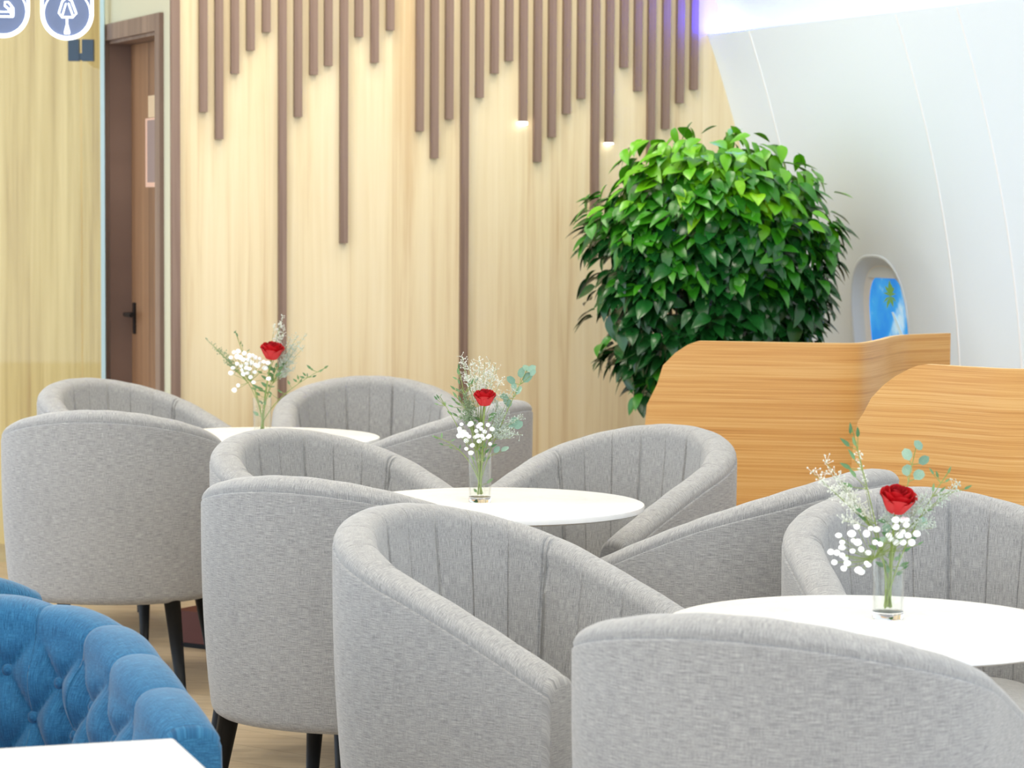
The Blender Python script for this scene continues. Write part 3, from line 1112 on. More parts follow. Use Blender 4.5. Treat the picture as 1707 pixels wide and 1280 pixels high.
H_A = 1.0
A_plan = [(1040, 8.14), (1072, 8.13), (1165, 8.10), (1250, 8.07), (1350, 8.03), (1420, 8.02), (1445, 8.07), (1470, 8.25), (1490, 8.46), (1510, 8.57), (1545, 8.64), (1584, 8.71)]
A_corner = [(1069, 760), (1073, 705), (1081, 674.7), (1092, 640), (1108, 609), (1127, 588), (1146, 574.6), (1169, 567.7)]
screen('plywood_screen', A_plan, A_corner, H_A, 'bent wooden screen with rounded left corner in front of the leafy plant')
B_plan = [(1400, 7.06), (1431, 7.04), (1473, 7.0), (1546, 6.95), (1620, 6.85), (1707, 6.77)]
B_corner = [(1416, 800), (1420, 750), (1431, 703), (1439, 686), (1454, 663), (1473, 642), (1493, 627), (1512, 615), (1530, 609), (1546.5, 607)]
screen('plywood_screen', B_plan, B_corner, H_A, 'bent wooden screen at the right edge, nearer one behind the front right table', ext=[(1.55, 6.80, 0), (1.75, 7.0, 0), (1.95, 7.3, 0)])


# ================================================================== LEAFY PLANT
def leaf_shape(L_, W_, curl=0.25, fold=0.18, n=5, round_=False):
    """leaf from the origin along +x, normal +z"""
    v_, f_ = [], []
    for i in range(n + 1):
        t = i / n
        if round_:
            w = W_ / 2 * math.sqrt(max(0.0, 1 - (2 * t - 1) ** 2)) * (1.0 if 0 < i < n else 0.0)
        else:
            w = W_ / 2 * (math.sin(PI * t ** 0.72) ** 0.75) * (1 - 0.35 * t ** 3) * (1.0 if 0 < i < n else 0.0)
        x = L_ * t
        z = -curl * L_ * t * t
        if i in (0, n):
            v_.append((x, 0, z))
        else:
            v_ += [(x, w, z + fold * w), (x, 0, z), (x, -w, z + fold * w)]
    f_.append((0, 2, 1))
    f_.append((0, 3, 2))
    for i in range(n - 2):
        a = 1 + 3 * i
        f_ += [(a, a + 1, a + 4, a + 3), (a + 1, a + 2, a + 5, a + 4)]
    a = 1 + 3 * (n - 2)
    e_ = a + 3
    f_ += [(a, a + 1, e_), (a + 1, a + 2, e_)]
    return v_, f_

def frame(dir_, up):
    x = Vector(dir_).normalized()
    z = Vector(up) - x * Vector(up).dot(x)
    if z.length < 1e-4:
        z = Vector((0, 0, 1)) - x * x.z
    if z.length < 1e-4:
        z = Vector((0, 1, 0))
    z.normalize()
    y = z.cross(x)
    return Matrix((x, y, z)).transposed()

rng = random.Random(7)
PLY = 9.42
pcx = at(1188, 420, PLY)
plant = thing('leafy_plant', 'dense bushy green potted plant in the corner behind the wooden screen', 'plant', (pcx.x, PLY, 0))
AX, AY, AZ = 0.405, 0.36, 0.47
pz = at(1188, 425, PLY).z
pot = shade_auto(MB().lathe([(0.0001, 0.0), (0.15, 0.0), (0.16, 0.01), (0.20, 0.38), (0.205, 0.40), (0.19, 0.40), (0.185, 0.36), (0.0001, 0.36)], 40).build('pot', 'pot', plant), 40)
MB().lathe([(0.0001, 0.372), (0.10, 0.37), (0.187, 0.365)], 24).build('soil', 'soil', pot)
stems = []
for k in range(16):
    a = 2 * PI * k / 16 + rng.uniform(-0.2, 0.2)
    rr = rng.uniform(0.4, 0.85)
    tip = Vector((AX * rr * math.cos(a), AY * rr * math.sin(a), pz + rng.uniform(0.0, 0.30)))
    base = Vector((0.09 * math.cos(a), 0.09 * math.sin(a), 0.36))
    MB().tube(bez(base, (tip.x * 0.8, tip.y * 0.8, 0.75), tip, 8), 0.0075, 0.0025, 6).build('branch', 'twig', plant, True)
# px silhouette of the crown, relative angles -> radius scale, so that the outline is uneven like the plant
outline = [(1000, 575), (990, 520), (988, 450), (978, 372), (1000, 312), (1030, 290), (1060, 245), (1110, 230), (1130, 205), (1160, 228), (1220, 215),
           (1260, 238), (1310, 235), (1335, 285), (1372, 310), (1378, 355), (1388, 405), (1372, 450), (1372, 500), (1362, 545), (1330, 575), (1280, 640), (1180, 680), (1090, 680), (1050, 640)]
import bisect
pol = sorted((math.atan2(-(y - 425), x - 1188), math.hypot(x - 1188, y - 425) * PLY / F) for x, y in outline)
def crown_r(th):
    th = (th + PI) % (2 * PI) - PI
    ks = [p[0] for p in pol]
    i = bisect.bisect(ks, th)
    a, b_ = pol[i - 1], pol[i % len(pol)]
    da = (b_[0] - a[0]) % (2 * PI)
    t = ((th - a[0]) % (2 * PI)) / max(da, 1e-6)
    return a[1] + (b_[1] - a[1]) * t
shapes = {}
for kind in ('leaf_lime', 'leaf_mid', 'leaf_dark'):
    for q in range(3):
        v_, f_ = leaf_shape(1.0, (0.56, 0.66, 0.50)[q], (0.30, 0.14, 0.42)[q], 0.25, 7)
        me = bpy.data.meshes.new('leaf')
        me.from_pydata(v_, [], f_)
        me.polygons.foreach_set('use_smooth', [True] * len(me.polygons))
        me.materials.append(M[kind])
        shapes[(kind, q)] = me
leaves = []
def put_leaf(p, out, size, dark_bias):
    """p local to the plant, out = outward direction"""
    d_ = Vector((out.x, out.y, 0)) * 0.75 + Vector((rng.uniform(-0.6, 0.6), rng.uniform(-0.6, 0.6), rng.uniform(-0.95, 0.0)))
    up = Vector((out.x, out.y, out.z)) * 0.7 + Vector((rng.uniform(-0.3, 0.3), rng.uniform(-0.3, 0.3), 0.8))
    leaves.append((p, d_, up, size, dark_bias))
n_cl = 0
while n_cl < 620:
    th = rng.uniform(-PI, PI)
    cr = crown_r(th)
    # point in the crown: frontal radius fraction and depth
    f1 = rng.random() ** 0.5
    dep = math.sqrt(max(0, 1 - f1 ** 2.4))
    side = -1 if rng.random() < 0.74 else 1
    yy = side * dep * AY * rng.uniform(0.8, 1.0)
    rad = max(0.0, cr * f1 - 0.015)
    p = Vector((rad * math.cos(th), yy, pz + rad * math.sin(th)))
    if p.z < 0.60:
        continue
    out = Vector((p.x / AX ** 2, p.y / AY ** 2, (p.z - pz) / AZ ** 2)).normalized()
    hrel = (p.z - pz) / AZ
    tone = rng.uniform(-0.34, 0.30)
    for k in range(rng.randint(3, 5)):
        q = p + Vector((rng.uniform(-0.045, 0.045), rng.uniform(-0.035, 0.035), rng.uniform(-0.035, 0.035)))
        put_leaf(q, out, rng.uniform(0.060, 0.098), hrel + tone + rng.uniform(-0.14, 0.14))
    n_cl += 1
for _ in range(520):                              # leaves deep inside the crown, with the shade there put into darker tones
    th = rng.uniform(-PI, PI)
    rad = crown_r(th) * 0.78 * math.sqrt(rng.random())
    p = Vector((rad * math.cos(th), rng.uniform(-0.12, 0.16), pz + rad * math.sin(th)))
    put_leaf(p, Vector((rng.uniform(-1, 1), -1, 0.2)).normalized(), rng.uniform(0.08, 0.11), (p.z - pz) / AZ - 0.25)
# trailing sprigs
for x, y in ((1003, 572), (1012, 580), (1020, 560), (1068, 655), (1076, 640), (1085, 625), (1062, 662), (1092, 610), (1098, 640), (1105, 600), (1125, 212), (1140, 232), (985, 372), (1000, 370), (1015, 374)):
    p = at(x, y, PLY - 0.2) - Vector((pcx.x, PLY, 0))
    put_leaf(p, Vector((-0.6, -0.6, 0.1)), 0.07, 0.2 if y > 300 else 1.0)
MB().tube([(at(1040, 520, PLY - 0.18) - Vector((pcx.x, PLY, 0))), (at(1012, 560, PLY - 0.2) - Vector((pcx.x, PLY, 0)))], 0.002, n=5).build('branch', 'twig', plant, True)
MB().tube([(at(1105, 600, PLY - 0.16) - Vector((pcx.x, PLY, 0))), (at(1070, 655, PLY - 0.2) - Vector((pcx.x, PLY, 0)))], 0.002, n=5).build('branch', 'twig', plant, True)
leaves.sort(key=lambda l: l[0].y - l[3] * 0.5)    # nearest first
rest = {k: MB() for k in ('leaf_lime', 'leaf_mid', 'leaf_dark')}
for i, (p, d_, up, size, hb) in enumerate(leaves):
    kind = 'leaf_lime' if hb > 0.50 else ('leaf_mid' if hb > 0.02 else 'leaf_dark')  # lighter upwards: new growth, plus light from above put into the colour
    q = rng.randrange(3)
    rot = frame(d_, up)
    if i < 300:
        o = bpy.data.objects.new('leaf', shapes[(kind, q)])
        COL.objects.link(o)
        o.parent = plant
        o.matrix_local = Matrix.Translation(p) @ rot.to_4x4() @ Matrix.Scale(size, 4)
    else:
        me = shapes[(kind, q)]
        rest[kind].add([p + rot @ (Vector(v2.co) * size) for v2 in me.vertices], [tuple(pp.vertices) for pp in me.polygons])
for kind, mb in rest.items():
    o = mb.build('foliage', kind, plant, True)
    o['kind'] = 'stuff'


# ================================================================== VASES AND FLOWERS
fl_mesh = {}
def floret_mesh():
    if 'f' not in fl_mesh:
        bm = bmesh.new()
        bmesh.ops.create_icosphere(bm, subdivisions=2, radius=1.0)
        r2 = random.Random(3)
        for v2 in bm.verts:
            v2.co *= 1 + 0.16 * math.sin(v2.co.x * 9 + 1) * math.sin(v2.co.y * 8) * math.cos(v2.co.z * 9)
        me = bpy.data.meshes.new('floret')
        bm.to_mesh(me)
        bm.free()
        me.polygons.foreach_set('use_smooth', [True] * len(me.polygons))
        me.materials.append(M['floret'])
        fl_mesh['f'] = me
    return fl_mesh['f']

def petal_mesh(R0, H0, width, curl, mat):
    """cupped petal around the z axis, base at the origin"""
    v_, f_ = [], []
    nu, nv = 6, 5
    for j in range(nv + 1):
        t = j / nv
        rr = R0 * (0.55 + 0.45 * math.sin(min(1.0, t * 1.15) * PI / 2)) + curl * R0 * max(0, t - 0.7) ** 1.2
        for i in range(nu + 1):
            u = i / nu * 2 - 1
            w = u * width * (0.75 + 0.25 * math.sin(PI * t))
            z = H0 * t * (1 - 0.16 * u * u * t) - 0.5 * curl * H0 * max(0, t - 0.75)
            v_.append((rr * math.cos(w), rr * math.sin(w), z))
    for j in range(nv):
        for i in range(nu):
            a = j * (nu + 1) + i
            f_.append((a, a + 1, a + nu + 2, a + nu + 1))
    me = bpy.data.meshes.new('petal')
    me.from_pydata(v_, [], f_)
    me.polygons.foreach_set('use_smooth', [True] * len(me.polygons))
    me.materials.append(M[mat])
    return me

def rose(V, center, rad, tilt, label, base_off):
    """center: world position of the bloom's middle"""
    t = thing('red_rose', label, 'rose', V, 0, 'red roses in the vases')
    c = Vector(center) - Vector(V)
    ax = Vector(tilt).normalized()
    rot = Vector((0, 0, 1)).rotation_difference(ax).to_matrix()
    hgt = rad * 1.5
    base = c - ax * hgt * 0.5
    layers = [(0.22, 0.96, 1.6, 0.05, 3, 'rose_dark'), (0.42, 1.0, 1.25, 0.05, 4, 'rose_dark'), (0.62, 0.98, 1.0, 0.18, 5, 'rose'), (0.82, 0.92, 0.85, 0.38, 6, 'rose'), (0.96, 0.80, 0.78, 0.65, 6, 'rose')]
    for li, (k, h, wd, cu, cnt, mt) in enumerate(layers):
        me = petal_mesh(rad * k, hgt * h, wd, cu, mt)
        for q in range(cnt):
            o = bpy.data.objects.new('petal', me)
            COL.objects.link(o)
            o.parent = t
            o.matrix_local = Matrix.Translation(base) @ rot.to_4x4() @ Matrix.Rotation(2 * PI * q / cnt + li * 0.9, 4, 'Z')
    cal = MB()
    cal.lathe([(0.0001, -0.14 * rad), (0.22 * rad, -0.08 * rad), (0.40 * rad, 0.06 * rad), (0.44 * rad, 0.16 * rad)], 14)
    co = cal.build('calyx', 'stem', t, True)
    co.matrix_local = Matrix.Translation(base) @ rot.to_4x4()
    foot = Vector((base_off[0], base_off[1], 0.018))
    mouth = Vector((0.004, -0.004, 0.115))
    MB().tube(bez(foot, mouth * 0.5 + base * 0.15 + Vector((0, 0, 0.03)), base, 9), 0.0022, 0.0019, 8).build('stem', 'stem', t, True)
    return t

def stem_pts(foot, tip, n=9):
    foot, tip = Vector(foot), Vector(tip)
    mid = Vector((tip.x * 0.12 + foot.x * -0.4, tip.y * 0.12 + foot.y * -0.4, 0.125))
    return bez(foot, mid, tip, n)

def sprig(V, name, label, cat, px_leaves, tip_px, foot, mat, leaf_len, leaf_w, rr, rnd=False, dy=0.0, group=None):
    """leaf positions in pixels, depth of the vase plus dy"""
    t = thing(name, label, cat, V, 0, group)
    Y = V[1] + dy
    loc = lambda x, y, d=0.0: at(x, y, Y + d) - Vector(V)
    tip = loc(*tip_px)
    pts = stem_pts(foot, tip, 12)
    MB().tube(pts, 0.0016, 0.0007, 6).build('stem', 'stem', t, True)
    v_, f_ = leaf_shape(1.0, leaf_w, 0.12, 0.15, 5, rnd)
    me = bpy.data.meshes.new('leaf')
    me.from_pydata(v_, [], f_)
    me.polygons.foreach_set('use_smooth', [True] * len(me.polygons))
    me.materials.append(M[mat])
    for q in px_leaves:
        x, y = q[0], q[1]
        sc = q[2] if len(q) > 2 else 1.0
        p = loc(x, y, rr.uniform(-0.012, 0.012))
        # nearest stem point below
        near = min(pts, key=lambda s_: (s_ - p).length + (0.03 if s_.z > p.z else 0))
        d_ = p - near
        if d_.length < 0.006:
            d_ = Vector((rr.uniform(-1, 1), -0.2, 0.8)).normalized() * 0.01
        ll = leaf_len * sc * rr.uniform(0.85, 1.15)
        dn = (d_.normalized() + Vector((0, 0, 0.25))).normalized()
        st_ = p - dn * ll * 0.5
        if (st_ - near).length > 0.004:
            MB().tube([near, st_], 0.0007, 0.0006, 4).build('twig', 'stem', t, True)
        o = bpy.data.objects.new('leaf', me)
        COL.objects.link(o)
        o.parent = t
        up = Vector((rr.uniform(-0.5, 0.5), -0.9, rr.uniform(0.1, 0.8)))
        o.matrix_local = Matrix.Translation(st_) @ frame(dn, up).to_4x4() @ Matrix.Scale(ll, 4)
    return t

def wispy(V, label, foot, tips_px, rr, mat, dens=1.0, dy=0.01, group=None, spread=0.018):
    """branching misty filler: stems to pixel tips with fine hair-like side shoots"""
    t = thing('wispy_filler', label, 'filler flower', V, 0, group)
    main, fine = MB(), MB()
    tw_ = [at(q[0], q[1], V[1] + dy + rr.uniform(-0.02, 0.02)) - Vector(V) for q in tips_px]
    cen = sum(tw_, Vector()) / len(tw_)
    hub = Vector((cen.x * 0.30, cen.y * 0.3, 0.125 + (cen.z - 0.125) * 0.25))
    main.tube(bez((foot[0], foot[1], 0.018), (0, 0, 0.09), hub, 8), 0.0014, 0.0010, 5)
    for tp_, tip in zip(tips_px, tw_):
        sp = tp_[2] if len(tp_) > 2 else spread
        pts = bez(hub, hub.lerp(tip, 0.5) + Vector((0, 0, 0.006)), tip, 12)
        main.tube(pts, 0.0008, 0.0004, 4)
        for k in range(int(21 * dens)):
            u = rr.uniform(0.40, 1.0)
            i = min(10, int(u * 11))
            p = pts[i].lerp(pts[i + 1], u * 11 - i)
            for _ in range(2):
                d_ = Vector((rr.uniform(-1, 1), rr.uniform(-1, 1), rr.uniform(-0.3, 1.1)))
                q = p + d_.normalized() * rr.uniform(0.3, 1.0) * sp
                fine.tube([p, q], 0.00045, 0.00035, 3, False)
                s_ = rr.uniform(0.0009, 0.0019)
                fine.add([q + Vector(w) * s_ for w in ((1, 0, 0), (-1, 0, 0), (0, 1, 0), (0, -1, 0), (0, 0, 1.4), (0, 0, -1.4))],
                         [(0, 2, 4), (2, 1, 4), (1, 3, 4), (3, 0, 4), (2, 0, 5), (1, 2, 5), (3, 1, 5), (0, 3, 5)])
    main.build('stem', 'stem', t, True)
    o = fine.build('mist', mat, t)
    o['kind'] = 'stuff'
    return t

def florets(V, label, foot, pxs, rad, rr, group):
    t = thing('white_flower_spray', label, 'flowers', V, 0, group)
    me = floret_mesh()
    tw = MB()
    cen = Vector((sum(p[0] for p in pxs) / len(pxs), sum(p[1] for p in pxs) / len(pxs)))
    hub = at(cen[0] + 4, cen[1] + 26, V[1] - 0.012) - Vector(V)
    tw.tube(stem_pts(foot, hub, 9), 0.0014, 0.0010, 5)
    for x, y in pxs:
        p = at(x, y, V[1] - 0.022 + rr.uniform(-0.016, 0.016)) - Vector(V)
        o = bpy.data.objects.new('floret', me)
        COL.objects.link(o)
        o.parent = t
        k = rad * rr.uniform(0.85, 1.2)
        o.matrix_local = Matrix.Translation(p) @ Matrix.Rotation(rr.uniform(0, 6), 4, 'Z') @ Matrix.Diagonal((k * rr.uniform(0.9, 1.15), k, k * rr.uniform(0.8, 1.0), 1))
        tw.tube(bez(hub, (hub + p) / 2 + Vector((0, 0.004, -0.004)), p, 4), 0.0006, 0.0005, 4)
    tw.build('stem', 'stem', t, True)
    return t

def vase(V, label):
    t = thing('glass_vase', label, 'vase', V, 0, 'clear glass vases on the round tables')
    r0, r1, h = 0.0265, 0.0290, 0.117
    shade_auto(MB().lathe([(r0 - 0.0004, 0.0135), (r1, h - 0.001), (r1 - 0.0008, h), (r1 - 0.002, h - 0.001), (r0 - 0.0028, 0.0145)], 56).build('wall', 'vase_wall', t), 50)
    shade_auto(MB().lathe([(0.0001, 0.0), (r0 - 0.002, 0.0), (r0, 0.002), (r0 - 0.0002, 0.013), (r0 - 0.004, 0.0135), (0.0001, 0.013)], 56).build('thick_base', 'glass', t), 50)
    wl = 0.092
    k = wl / h
    rw = r0 + (r1 - r0) * k
    shade_auto(MB().lathe([(0.0001, 0.0131), (r0 - 0.0061, 0.0136), (r0 - 0.0029, 0.0161), (rw - 0.0022, wl), (0.0001, wl - 0.001)], 48).build('water', 'water', t), 50)
    return t

def conv(lst, sc, ox, oy):
    return [(ox + p[0] / sc, oy + p[1] / sc) + tuple(p[2:]) for p in lst]

rr = random.Random(11)
VG = 'flowers arranged in the vases'
# ---- vase on the front right table
Y3 = 4.584
p3 = at(1480, 1035, Y3)
V3 = (p3.x, Y3, TZ)
vase(V3, 'clear glass vase on the front right table')
rose(V3, at(1497, 832, Y3 - 0.01), 0.0295, (0.15, -0.35, 1), 'red rose in the bouquet on the front right table', (0.004, 0.006))
florets(V3, 'white baby\'s breath florets in the front right bouquet', (-0.006, -0.005, 0.018), conv(
    [(225, 795), (245, 855), (300, 890), (385, 900), (430, 860), (290, 815), (320, 860), (345, 690), (375, 650), (380, 740), (400, 780), (290, 740), (270, 700),
     (350, 790), (440, 800), (455, 660), (490, 665), (430, 690), (480, 740), (510, 750), (260, 800), (310, 830), (440, 870), (400, 910), (600, 610), (640, 610), (660, 640), (600, 650), (640, 680),
     (670, 700), (560, 700), (600, 740), (640, 740), (720, 690), (690, 740), (570, 720), (660, 610), (620, 700), (290, 770), (355, 730)], 3.459, 1320, 690), 0.0058, rr, 'white flower sprays')
sprig(V3, 'leafy_sprig', 'green leafy sprig standing tall at the left of the front right bouquet', 'sprig',
      [(1418, 714), (1430, 720), (1409, 737), (1424, 735), (1420, 757), (1409, 776), (1421, 787), (1413, 808), (1430, 848), (1437, 862)], (1421, 716), (0.006, 0.0, 0.02), 'sprig_leaf', 0.021, 0.36, rr)
sprig(V3, 'eucalyptus_branch', 'pale eucalyptus branch above the rose in the front right bouquet', 'sprig',
      [(1531, 742, 1.0), (1512, 757, 1.0), (1540, 767, 1.0), (1512, 783, 1.15), (1532, 791, 1.1), (1538, 870, 0.9), (1530, 850, 1.1), (1478, 880, 1.0), (1470, 900, 1.0)], (1527, 745), (-0.006, 0.004, 0.02), 'eucalyptus', 0.024, 0.72, rr, True, 0.03)
sprig(V3, 'leafy_sprig', 'thin yellowish green sprig at the right of the front right bouquet', 'sprig',
      [(1553, 785), (1562, 790), (1556, 812), (1583, 783), (1580, 800), (1572, 815), (1566, 832), (1614, 812), (1550, 850), (1535, 905), (1500, 925), (1510, 945), (1475, 935), (1490, 950)], (1584, 782), (-0.004, -0.004, 0.02), 'sprig_leaf', 0.014, 0.32, rr)
sprig(V3, 'leafy_sprig', 'green leaves around the mouth of the vase on the front right table', 'sprig',
      [(1462, 900), (1475, 890), (1488, 905), (1500, 900), (1512, 915), (1470, 920), (1484, 925), (1498, 930), (1508, 940), (1466, 940), (1480, 948), (1500, 955), (1522, 898), (1455, 912), (1490, 880), (1470, 868)], (1490, 868), (0.0, 0.0, 0.02), 'sprig_leaf', 0.017, 0.45, rr)
wispy(V3, 'misty off-white filler at the left of the front right bouquet', (0.004, 0.004), [(1352, 786), (1375, 768), (1385, 790), (1372, 806), (1395, 820), (1430, 752, 0.01), (1402, 800), (1412, 838), (1405, 868), (1440, 850)], rr, 'wispy')
wispy(V3, 'misty grey filler at the right of the front right bouquet', (-0.004, 0.004), [(1600, 806), (1592, 818), (1545, 822), (1540, 838), (1550, 868), (1555, 880), (1470, 865), (1480, 845)], rr, 'wispy_grey')
# ---- vase on the middle table
Y2 = 6.37
p2 = at(800, 837, Y2)
V2 = (p2.x, Y2, TZ)
vase(V2, 'clear glass vase on the middle table')
rose(V2, at(808, 662, Y2 - 0.012), 0.0245, (0.0, -0.2, 1), 'red rose in the middle bouquet', (0.002, 0.006))
florets(V2, 'white baby\'s breath florets low in the middle bouquet', (-0.005, -0.005, 0.018), conv(
    [(350, 605), (335, 640), (370, 660), (330, 690), (385, 680), (385, 725), (405, 695), (420, 600), (410, 610), (490, 605), (460, 655), (495, 640), (545, 610), (575, 640),
     (520, 660), (500, 690), (450, 700), (480, 730), (510, 710), (555, 690), (560, 750), (430, 760), (385, 785), (420, 815), (545, 700), (355, 690), (470, 690), (345, 660), (475, 620)], 4.413, 690, 570), 0.0060, rr, 'white flower sprays')
c2 = lambda l: conv(l, 4.413, 690, 570)
sprig(V2, 'leafy_sprig', 'green sprig on the upper left of the middle bouquet', 'sprig', c2([(330, 180), (325, 215), (300, 265), (330, 290), (285, 335), (320, 350), (300, 385), (335, 410), (290, 420), (320, 450), (300, 530), (330, 500), (270, 470), (262, 520), (410, 300), (430, 290), (460, 280)]), c2([(325, 170)])[0], (0.005, 0, 0.02), 'sprig_leaf', 0.017, 0.32, rr, dy=0.02)
sprig(V2, 'leafy_sprig', 'small sprig reaching far left out of the middle bouquet', 'sprig', c2([(175, 400), (165, 455), (200, 390), (215, 455), (230, 450), (160, 410)]), c2([(190, 400)])[0], (0.006, 0.002, 0.02), 'sprig_leaf', 0.012, 0.34, rr, dy=0.0)
sprig(V2, 'leafy_sprig', 'small sprig drooping low left beside the middle vase', 'sprig', c2([(140, 690), (160, 700), (205, 685), (200, 750), (290, 720), (270, 775), (340, 770)]), c2([(150, 692)])[0], (0.005, -0.004, 0.02), 'sprig_leaf', 0.014, 0.32, rr, dy=-0.01)
sprig(V2, 'eucalyptus_branch', 'pale eucalyptus branch rising to the right of the middle bouquet', 'sprig', c2([(825, 190, 1.0), (865, 195, 0.9), (790, 225, 1.0), (835, 260, 1.2), (875, 225, 0.9), (715, 280, 1.2), (770, 355, 1.1), (735, 320, 0.9), (740, 580, 1.2), (770, 610, 1.0), (720, 610, 1.0), (670, 785, 1.0), (610, 790, 0.9), (660, 400, 0.9), (680, 430, 1), (700, 450, .9)]), c2([(830, 210)])[0], (-0.006, 0.002, 0.02), 'eucalyptus', 0.024, 0.66, rr, True, 0.02)
sprig(V2, 'leafy_sprig', 'darker green leaves in the heart of the middle bouquet', 'sprig', c2([(570, 560, 1.4), (585, 530, 1.2), (460, 560, 1.3), (440, 590), (500, 780), (520, 760), (540, 800), (480, 810), (590, 760), (430, 850), (520, 860), (550, 850), (450, 1090, 1.2), (560, 1020)]), c2([(560, 530)])[0], (0.0, -0.005, 0.02), 'sprig_leaf', 0.017, 0.4, rr, dy=0.005)
wispy(V2, 'misty cream filler crowning the middle bouquet', (0.002, 0.004), c2([(350, 105), (355, 150), (400, 170), (440, 150), (480, 135), (520, 150), (560, 130), (600, 160), (610, 200), (560, 220), (500, 220), (440, 220), (380, 230), (540, 290), (650, 265)]), rr, 'wispy', 1.0, 0.03)
wispy(V2, 'misty grey-green filler spreading right in the middle bouquet', (-0.004, 0.0), c2([(620, 440), (640, 500), (680, 520), (660, 580), (690, 620), (700, 660), (640, 640), (800, 545), (790, 680), (710, 710), (630, 390), (740, 330)]), rr, 'wispy_grey', 1.0, 0.0)
wispy(V2, 'misty grey filler at the left in the middle bouquet', (0.004, 0.0), c2([(350, 340), (380, 380), (360, 450), (400, 430), (380, 520), (350, 550), (420, 480)]), rr, 'wispy_green', 1.0, 0.0)
# ---- vase on the back table
Y1 = 8.16
p1 = at(437, 728, Y1)
V1 = (p1.x, Y1, TZ)
vase(V1, 'clear glass vase on the back table')
c1 = lambda l: conv(l, 5.817, 330, 510)
rose(V1, at(453.5, 584, Y1 - 0.012), 0.0335, (0.1, -0.25, 1), 'red rose in the farthest bouquet', (0.002, 0.006))
florets(V1, 'white baby\'s breath florets left of the rose in the farthest bouquet', (0.005, -0.005, 0.018), c1(
    [(350, 450), (390, 440), (320, 500), (380, 490), (450, 460), (440, 520), (380, 560), (340, 600), (320, 650), (420, 580), (470, 560), (530, 480), (560, 500), (520, 550), (600, 550), (640, 540),
     (680, 550), (650, 600), (440, 660), (500, 610), (480, 650), (510, 690), (550, 640), (540, 740), (470, 600), (390, 770), (355, 815), (580, 580), (430, 620), (490, 520), (410, 500), (600, 510), (560, 570), (685, 705), (500, 480)]), 0.0072, rr, 'white flower sprays')
sprig(V1, 'leafy_sprig', 'green leafy sprig reaching right out of the farthest bouquet', 'sprig', c1([(1075, 590), (1100, 610), (1030, 660), (1010, 690), (1090, 685), (1130, 680), (1060, 670), (1195, 625), (1245, 590), (970, 690), (1000, 720), (880, 740), (785, 820), (800, 830), (700, 840), (940, 720)]), c1([(1250, 590)])[0], (-0.006, 0, 0.02), 'sprig_leaf', 0.016, 0.4, rr)
sprig(V1, 'leafy_sprig', 'thin sprig with tiny leaves at the top left of the farthest bouquet', 'sprig', c1([(370, 265), (380, 280), (415, 355), (490, 430), (430, 380), (360, 250)]), c1([(362, 250)])[0], (0.006, 0.0, 0.02), 'sprig_leaf', 0.011, 0.4, rr, dy=0.01)
sprig(V1, 'leafy_sprig', 'green leaves under the rose in the farthest bouquet', 'sprig', c1([(700, 600, 1.3), (740, 620, 1.2), (760, 570, 1.2), (800, 600), (700, 660, 1.3), (640, 690, 1.2), (720, 700, 1.3), (780, 660, 1.2), (830, 560), (640, 760, 1.3), (600, 800, 1.3), (690, 770, 1.3), (560, 780), (540, 800), (730, 780), (650, 830, 1.2), (580, 850), (700, 870), (610, 930), (650, 940), (560, 1040, 1.2), (600, 640)]), c1([(780, 560)])[0], (0.0, -0.004, 0.02), 'sprig_leaf', 0.019, 0.42, rr, dy=0.006)
wispy(V1, 'misty green spike behind the rose in the farthest bouquet', (-0.002, 0.004), c1([(825, 95, 0.01), (800, 170, 0.012), (840, 200, 0.012), (780, 240, 0.012), (830, 260, 0.012), (770, 310, 0.012), (745, 160, 0.006)]), rr, 'wispy', 1.0, 0.03)
wispy(V1, 'misty pale filler fanning right in the farthest bouquet', (-0.004, 0.0), c1([(970, 280), (1000, 320), (900, 310), (930, 360), (960, 400), (1030, 400), (900, 440), (960, 500), (890, 530), (940, 600), (850, 620), (870, 660), (1060, 265, 0.01)]), rr, 'wispy_grey', 0.9, 0.02)
wispy(V1, 'misty grey wisps at the far left of the farthest bouquet', (0.005, 0.0), c1([(90, 335), (130, 360), (160, 400), (200, 410), (250, 430), (240, 520), (280, 560)]), rr, 'wispy_green', 0.7, 0.01, spread=0.012)


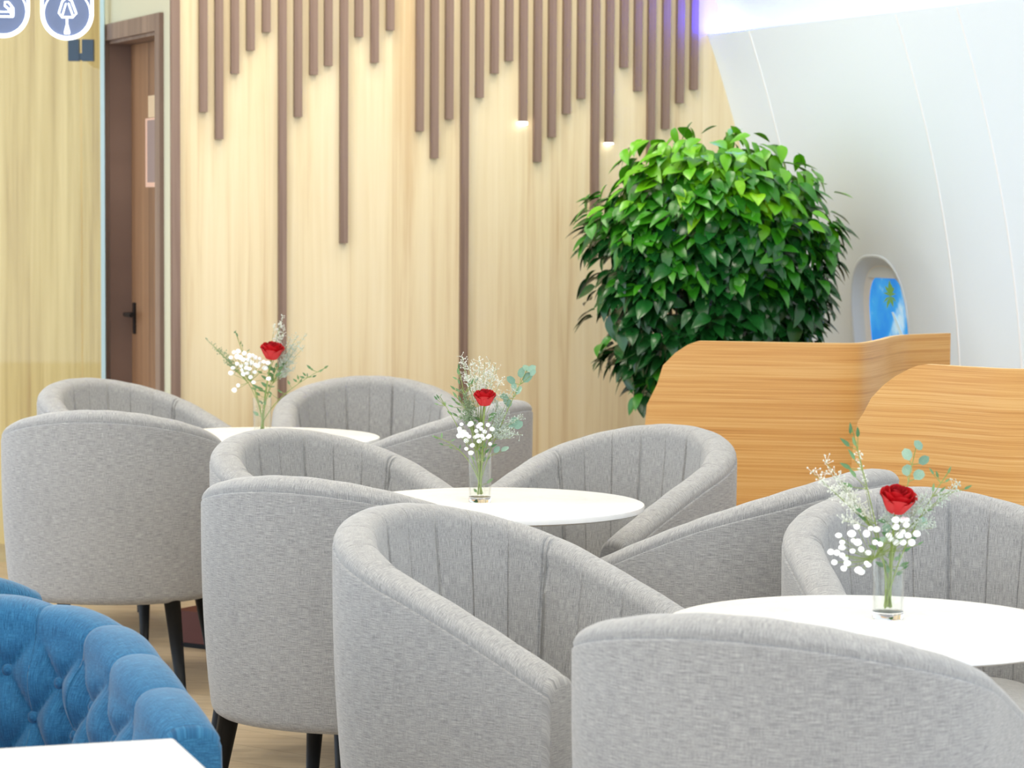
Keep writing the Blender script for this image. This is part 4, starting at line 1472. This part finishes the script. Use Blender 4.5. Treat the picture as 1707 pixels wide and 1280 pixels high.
# ================================================================== HANGING NEON SIGNS
YN = 9.3
def neon_sign(cx_px, cy_px, label, icon):
    ctr = at(cx_px, cy_px, YN)
    k = YN / F
    t = thing('neon_sign', label, 'neon sign', (ctr.x, YN, ctr.z), 0, 'round-ended neon signs hanging at the top left')
    rad = 41.5 * k
    htop = CEIL_Z - ctr.z - 0.02
    # translucent backing: plate with a round lower end
    n_ = 32
    pts = [(rad * math.cos(PI + PI * i / n_), rad * math.sin(PI + PI * i / n_)) for i in range(n_ + 1)] + [(rad, 0.30), (-rad, 0.30)]
    front = [(x, -0.003, z) for x, z in pts]
    back = [(x, 0.003, z) for x, z in pts]
    m_ = len(pts)
    MB().add(front + back, [tuple(range(m_)), tuple(range(2 * m_ - 1, m_ - 1, -1))] + [(i, (i + 1) % m_, (i + 1) % m_ + m_, i + m_) for i in range(m_)]).build('backing', 'acrylic', t)
    MB().tube([(-rad, -0.008, 0.30)] + [(x, -0.008, z) for x, z in pts[:n_ + 1]] + [(rad, -0.008, 0.30)], 2.5 * k, n=8).build('outline_tube', 'neon', t, True)
    rc = 38.3 * k
    MB().tube([(rc * math.cos(2 * PI * i / 40), -0.010, rc * math.sin(2 * PI * i / 40)) for i in range(41)], 1.0 * k, n=6).build('circle_tube', 'neon', t, True)
    for line, w in icon:
        MB().tube([((x - cx_px) * k, -0.011, -(y - cy_px) * k) for x, y in line], w * 0.62 * k, n=6).build('icon_tube', 'neon', t, True)
    for sx in (-1, 1):
        MB().tube([(sx * rad * 0.6, 0, 0.29), (sx * rad * 0.6, 0, htop + 0.02)], 0.0015, n=6).build('hanging_wire', 'black_metal', t)
lamp_icon = [([(105, 3), (99, 22), (104, 29), (122, 29), (128, 23), (120, 2), (112, -3), (105, 3)], 2.6),
             ([(111, 6), (105, 26)], 2.0), ([(115, 6), (122, 26)], 2.0), ([(112.5, 30), (112.5, 40)], 2.8), ([(112.5, 40), (109, 54)], 2.4), ([(112.5, 40), (116, 54)], 2.4), ([(108, 55), (117, 55)], 3.0)]
seat_icon = [([(-14, 20), (16, 20)], 1.7), ([(-14, 27.5), (23, 28)], 2.4), ([(23, 28), (23, 14), (15, 4), (9, 4), (9, 10), (15, 15)], 2.4), ([(15, 15), (19, 22)], 2.6), ([(20, 12), (20, 26)], 3.0)]
neon_sign(112.5, 23, 'neon sign with a lamp symbol beside the brown door', lamp_icon)
neon_sign(6, 19, 'neon sign with a bent seat-like symbol, cut by the left picture edge', seat_icon)
